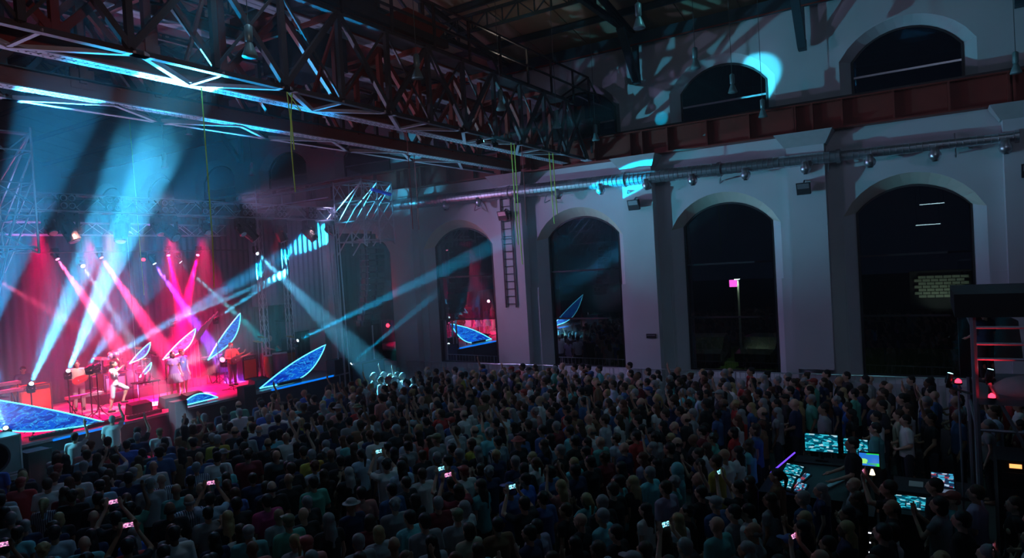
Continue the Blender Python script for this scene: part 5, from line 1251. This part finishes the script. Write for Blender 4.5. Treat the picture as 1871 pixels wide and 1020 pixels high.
for (s, t, p, z_, who), L in D.items():
    L.sort(key=lambda q: q[0]); t = t.replace('thinning grey','thin grey') if len(L) > 1 else t
    for i, (px, o) in enumerate(L):
        o['label'] = '%s, %s top, %s%s, %s%s' % (who, s.replace('striped blue and white','striped'), t, ', '+p if p else '', z_, ', '+NTH[min(i,5)] if len(L) > 1 else '')
for k, px, o in entries:
    if len(o['label'].split()) > 16: o['label'] = o['label'].replace('one arm raised','arm up').replace('both arms raised','arms up').replace('holding up a phone','phone up').replace('brimmed hat','hat').replace('thinning','thin')
# phones held up
PHL = []
for i, (o, x, y, rz, sc) in enumerate(phones):
    R_ = Matrix.Rotation(rz, 4, 'Z'); c = Vector((x,y,0))+(R_ @ Vector((0,-.33,1.795)))*1.0*sc
    e = bpy.data.objects.new('phone', None); COL.objects.link(e); e.location = c; e.rotation_euler.z = rz
    b = MB().box((-.075,-.005,-.037),(.075,.004,.037)); me = b.build('phone_body', M_black); me.parent = e; me.location = (0,0,-.037)
    b = MB().box((-.068,.004,-.033),(.068,.006,.033)); me2 = b.build('screen', M_phone if i%3 else M_phone_c); me2.parent = me; me2.location = (0,.005,.0)
    z_, px = zone(x, y); PHL.append((z_, px, e)); tag(e, None, 'phone', 'phones held up in the crowd')
PHL.sort(key=lambda q: (q[0], q[1])); cnt = defaultdict(int)
for z_, px, e in PHL:
    e['label'] = 'lit phone held up over the crowd, %s, %s' % (z_, NTH[min(cnt[z_],5)]); cnt[z_] += 1
# the rest of the crowd: one object of light-weight figures
def arr(me, ratio):
    o = bpy.data.objects.new('tmp', me); COL.objects.link(o); d = o.modifiers.new('d','DECIMATE'); d.ratio = ratio; t = o.modifiers.new('t','TRIANGULATE')
    dg = bpy.context.evaluated_depsgraph_get(); m = bpy.data.meshes.new_from_object(o.evaluated_get(dg)); bpy.data.objects.remove(o)
    v = np.empty(len(m.vertices)*3, np.float32); m.vertices.foreach_get('co', v); f = np.array([tuple(p.vertices) for p in m.polygons], np.int32); bpy.data.meshes.remove(m); return v.reshape(-1,3), f
LOW = {k: (arr(a[0], .16), arr(a[1], .30), arr(a[2], .12)) for k, a in ARCH.items()}
LOWH = {k: arr(h, .28) for k, h in HAIR.items()}
VV, FF, CC, off = [], [], [], 0
for (x, y, a, h, s, hc, sc, sk, hero) in far:
    rz = face_to(x, y); cs, sn = math.cos(rz), math.sin(rz); parts = list(zip(LOW[a], (SKIN[sk], SHIRT[s], (.03,.035,.05))))
    if h != 'bald': parts.append((LOWH[h], HCOL[hc] or (.1,.1,.1)))
    for (v, f), col in parts:
        q = v*sc; w = np.empty_like(q); w[:,0] = q[:,0]*cs-q[:,1]*sn+x; w[:,1] = q[:,0]*sn+q[:,1]*cs+y; w[:,2] = q[:,2]
        VV.append(w); FF.append(f+off); off += len(v); CC.append(np.tile(np.array([*col,1], np.float32), (len(v),1)))
VV = np.concatenate(VV); FF = np.concatenate(FF); CC = np.concatenate(CC)
me = bpy.data.meshes.new('far_crowd'); me.vertices.add(len(VV)); me.vertices.foreach_set('co', VV.ravel()); me.loops.add(len(FF)*3); me.loops.foreach_set('vertex_index', FF.ravel())
me.polygons.add(len(FF)); me.polygons.foreach_set('loop_start', np.arange(0, len(FF)*3, 3)); me.update(calc_edges=True)
ca = me.color_attributes.new('Col', 'FLOAT_COLOR', 'POINT'); ca.data.foreach_set('color', CC.ravel()); me.polygons.foreach_set('use_smooth', [True]*len(FF))
m = bpy.data.materials.new('far_crowd_colours'); m.use_nodes = True; b = m.node_tree.nodes['Principled BSDF']; b.inputs['Roughness'].default_value = .75
at_ = m.node_tree.nodes.new('ShaderNodeAttribute'); at_.attribute_name = 'Col'; m.node_tree.links.new(at_.outputs['Color'], b.inputs['Base Color']); me.materials.append(m)
fc = bpy.data.objects.new('far_crowd', me); COL.objects.link(fc); tag(fc, 'rest of the dense crowd further off, up to the wall and the stage front', 'crowd', kind='stuff')
print('CROWD', len(near), len(far), len(FF))

# ---- performers and crew
def performer(x, y, z, rz, P, label, shirt, trousers, hair='short', hcol='black', skin='light', skirt=None, short=False, sc=1., longs=None, group='performers on stage'):
    b = obj('person', make_body(P, .0125, .5), None, SKIN[skin]); b.data.materials.append(M_skin); b.location = (x,y,z); b.rotation_euler.z = rz; b.scale = (sc,)*3
    s = obj('shirt', make_shirt(P), b, shirt); s.data.materials.append(M_cloth)
    if skirt: k = obj('skirt', make_skirt(P), b, skirt); k.data.materials.append(M_cloth)
    else: t = obj('trousers', make_trousers(P, frac=1.0 if short else 1.93), b, trousers); t.data.materials.append(M_cloth)
    if hair != 'bald': hh = obj('hair', HAIR[hair], b, HCOL[hcol]); hh.location = V(P['head'])-H0
    for s_ in (-1,1):
        ey = MB(); ell(ey, V((0,0,0)), (.011,.008,.008), 8, 6); o = ey.build('eye', M_gloss, None, smooth=True); o.parent = b; o.location = V(P['head'])+V((s_*.03,-.083,.004))
    for i in (0,1):
        an = V(P['ankle'][i]); sh = MB(); tt = V(P['toe'][i]) if P.get('toe') else V((0,-.14,-.04)); limb(sh, an+V((0,.03,-.035)), an+tt, .046, .040)
        mo = obj('shoe', remesh(sh, .015, .6, 'shoe'), b, (.03,.03,.03)); mo.data.materials.append(M_cloth)
    tag(b, label, 'person', group); return b
def guitar(x, y, z, rz, tilt, col, label):
    e = bpy.data.objects.new('guitar', None); COL.objects.link(e); e.location = (x,y,z); e.rotation_euler = (0, tilt, rz); tag(e, label, 'guitar', 'guitars')
    def ch(b, name, m):
        o = b.build(name, m); l = o.location.copy(); o.parent = e; o.location = l; return o
    out = []
    for k in range(28):
        t = 2*PI*k/28; r = .17+.045*math.cos(2*t)-.02*math.cos(t); out.append((r*1.15*math.cos(t), -.03, r*math.sin(t)*.95))
    ch(MB().prism(out, (0,.06,0)), 'guitar_body', mat('guitar_'+col[0], col[1], .3)); ch(MB().box((.16,-.045,-.022),(.68,-.02,.022)), 'neck', mat('maple', (.4,.22,.10), .4))
    ch(MB().box((.68,-.045,-.04),(.84,-.02,.04)), 'headstock', M_darksteel); ch(MB().box((-.1,-.045,-.03),(-.07,-.03,.03)), 'bridge', M_alu)
    ch(MB().box((-.1,-.052,-.012),(.7,-.049,-.010)).box((-.1,-.052,.010),(.7,-.049,.012)), 'strings', M_alu); return e
to_crowd = 0.0   # facing -Y
gp = dict(elbow=[(-.27,.02,1.13),(.30,-.08,1.18)], wrist=[(-.08,-.24,1.08),(.36,-.30,1.28)], hand=[(.6,-.3,-.5),(.1,-.4,.9)], curl=True)
performer(11.9,25.2,1.15,-.35, pose(**gp), 'guitarist in a white top and light trousers at the left of the stage', (.62,.62,.60), (.45,.46,.50), 'short','black')
guitar(11.86,24.92,2.25,-.35,-.32,('red',(.55,.03,.04)),'red guitar held by the guitarist in white at the left of the stage')
dz = pose(fem=True, hip=[(-.09,0,.93),(.09,-.02,.93)], knee=[(-.12,.02,.50),(.22,-.32,.72)], ankle=[(-.14,.12,.09),(.12,-.20,.33)], elbow=[(-.26,-.10,1.30),(.27,-.10,1.45)], wrist=[(-.12,-.26,1.45),(.12,-.16,1.66)], hand=[(.5,-.5,.5),(-.5,.1,.7)], head=(.02,-.03,1.60), sleeve=.9)
performer(12.2,23.5,1.15,.75, dz, 'dancing singer in white and blue shorts outfit with one knee raised, hands at the head', (.70,.74,.80), (.66,.72,.76), 'long','black', short=True)
performer(14.45,23.7,1.15,-.1, pose(fem=True, sleeve=.5, elbow=[(-.25,.02,1.15),(.23,.02,1.15)], wrist=[(-.30,-.10,.95),(.24,-.1,.93)]), 'backing singer in a violet top and pleated skirt, the left one of the two', (.35,.25,.50), None, 'bob','black', skirt=(.42,.40,.45))
performer(15.0,24.0,1.15,.3, pose(fem=True, sleeve=.5), 'backing singer in a blue top and dark skirt, the right one of the two', (.12,.16,.40), None, 'curly','auburn', skirt=(.20,.12,.25))
performer(16.95,23.8,1.15,.1, pose(**gp), 'guitarist in a red jacket and dark trousers right of the singers', (.55,.04,.04), (.12,.08,.12), 'short','auburn')
guitar(16.97,23.52,2.22,.1,-.2,('dark',(.08,.03,.03)),'dark guitar held by the guitarist in the red jacket')
performer(19.35,24.45,1.15,.0, pose(elbow=[(-.28,-.12,1.20),(.28,-.12,1.20)], wrist=[(-.16,-.36,1.14),(.16,-.36,1.14)], hand=[(.1,-1,-.2),(-.1,-1,-.2)], curl=True), 'bald percussionist in black behind the congas', (.02,.02,.025), (.03,.03,.04), 'bald','black')
performer(14.0,27.05,1.5,.0, pose(hip=[(-.12,.05,.52),(.12,.05,.52)], knee=[(-.20,-.38,.52),(.20,-.38,.52)], ankle=[(-.20,-.36,.10),(.20,-.36,.10)], sh=[(-.185,.03,1.02),(.185,.03,1.02)], elbow=[(-.30,-.12,.86),(.30,-.10,.92)], wrist=[(-.18,-.34,.92),(.20,-.30,1.08)], hand=[(0,-1,.1),(0,-1,.4)], head=(0,.0,1.22), curl=True), 'drummer seated behind the drum kit, in a pink-lit shirt', (.40,.14,.20), (.04,.04,.05), 'short','brown')
e = empty('drum_stool', (14,27.1,1.5), 'round black stool under the drummer', 'stool'); MB().lathe((14,27.1,1.5), [(.17,.36),(.18,.38),(.18,.43),(.16,.45)], n=16).build('seat', M_black, e); MB().tube((14,27.1,1.5),(14,27.1,1.88),.03).build('post', M_darksteel, e)
for t in (0,2.1,4.2): MB().tube((14,27.1,1.66),(14+.2*math.cos(t),27.1+.2*math.sin(t),1.51),.012).build('leg', M_darksteel, e)
performer(10.55,25.9,1.15,-.4, pose(elbow=[(-.28,-.05,1.16),(.28,-.05,1.16)], wrist=[(-.15,-.33,1.16),(.15,-.33,1.18)], hand=[(0,-1,-.1),(0,-1,-.1)], curl=True), 'musician in a dark blue shirt and cap behind the orange amplifier', (.06,.08,.30), (.03,.03,.05), 'cap','black')
# desk operator and crew
performer(13.55,1.35,0,face_to(13.5,1.5,0)+.2, pose(elbow=[(-.27,-.05,1.14),(.26,-.05,1.14)], wrist=[(-.17,-.33,1.05),(.20,-.30,1.03)], hand=[(0,-1,-.3),(0,-1,-.3)], curl=True), 'console operator in black standing in front of the cyan monitors', (.012,.012,.014), (.015,.015,.02), 'short','black', sc=1.06, group='crew at the consoles')
performer(14.45,-.75,2.76,face_to(14.3,-.7,0)-.9, pose(elbow=[(-.27,-.05,1.14),(.26,-.05,1.14)], wrist=[(-.17,-.33,1.05),(.20,-.30,1.03)], hand=[(0,-1,-.3),(0,-1,-.3)], curl=True), 'technician in a dark blue top half hidden on the control tower', (.03,.05,.12), (.02,.02,.03), 'short','brown', sc=.75, group='crew at the consoles')

# ------------------------------------------------------------------ haze
def haze(name, a, b, dens, label, g=.08):
    m = bpy.data.materials.new(name); m.use_nodes = True; t = m.node_tree; t.nodes.clear(); o = t.nodes.new('ShaderNodeOutputMaterial'); v = t.nodes.new('ShaderNodeVolumeScatter')
    v.inputs['Density'].default_value = dens; v.inputs['Anisotropy'].default_value = g; v.inputs['Color'].default_value = (.95,.97,1,1); t.links.new(v.outputs[0], o.inputs['Volume'])
    h = MB().box(a, b).build(name, m); tag(h, label, 'haze', kind='stuff')
haze('stage_haze', (-13.9,13.2,.012), (23.0,49.5,12.9), .0105, 'theatre haze hanging over the stage, catching the beams')
haze('thin_haze', (-13.9,-9.9,.006), (22.9,13.15,12.9), .0018, 'faint haze over the audience')
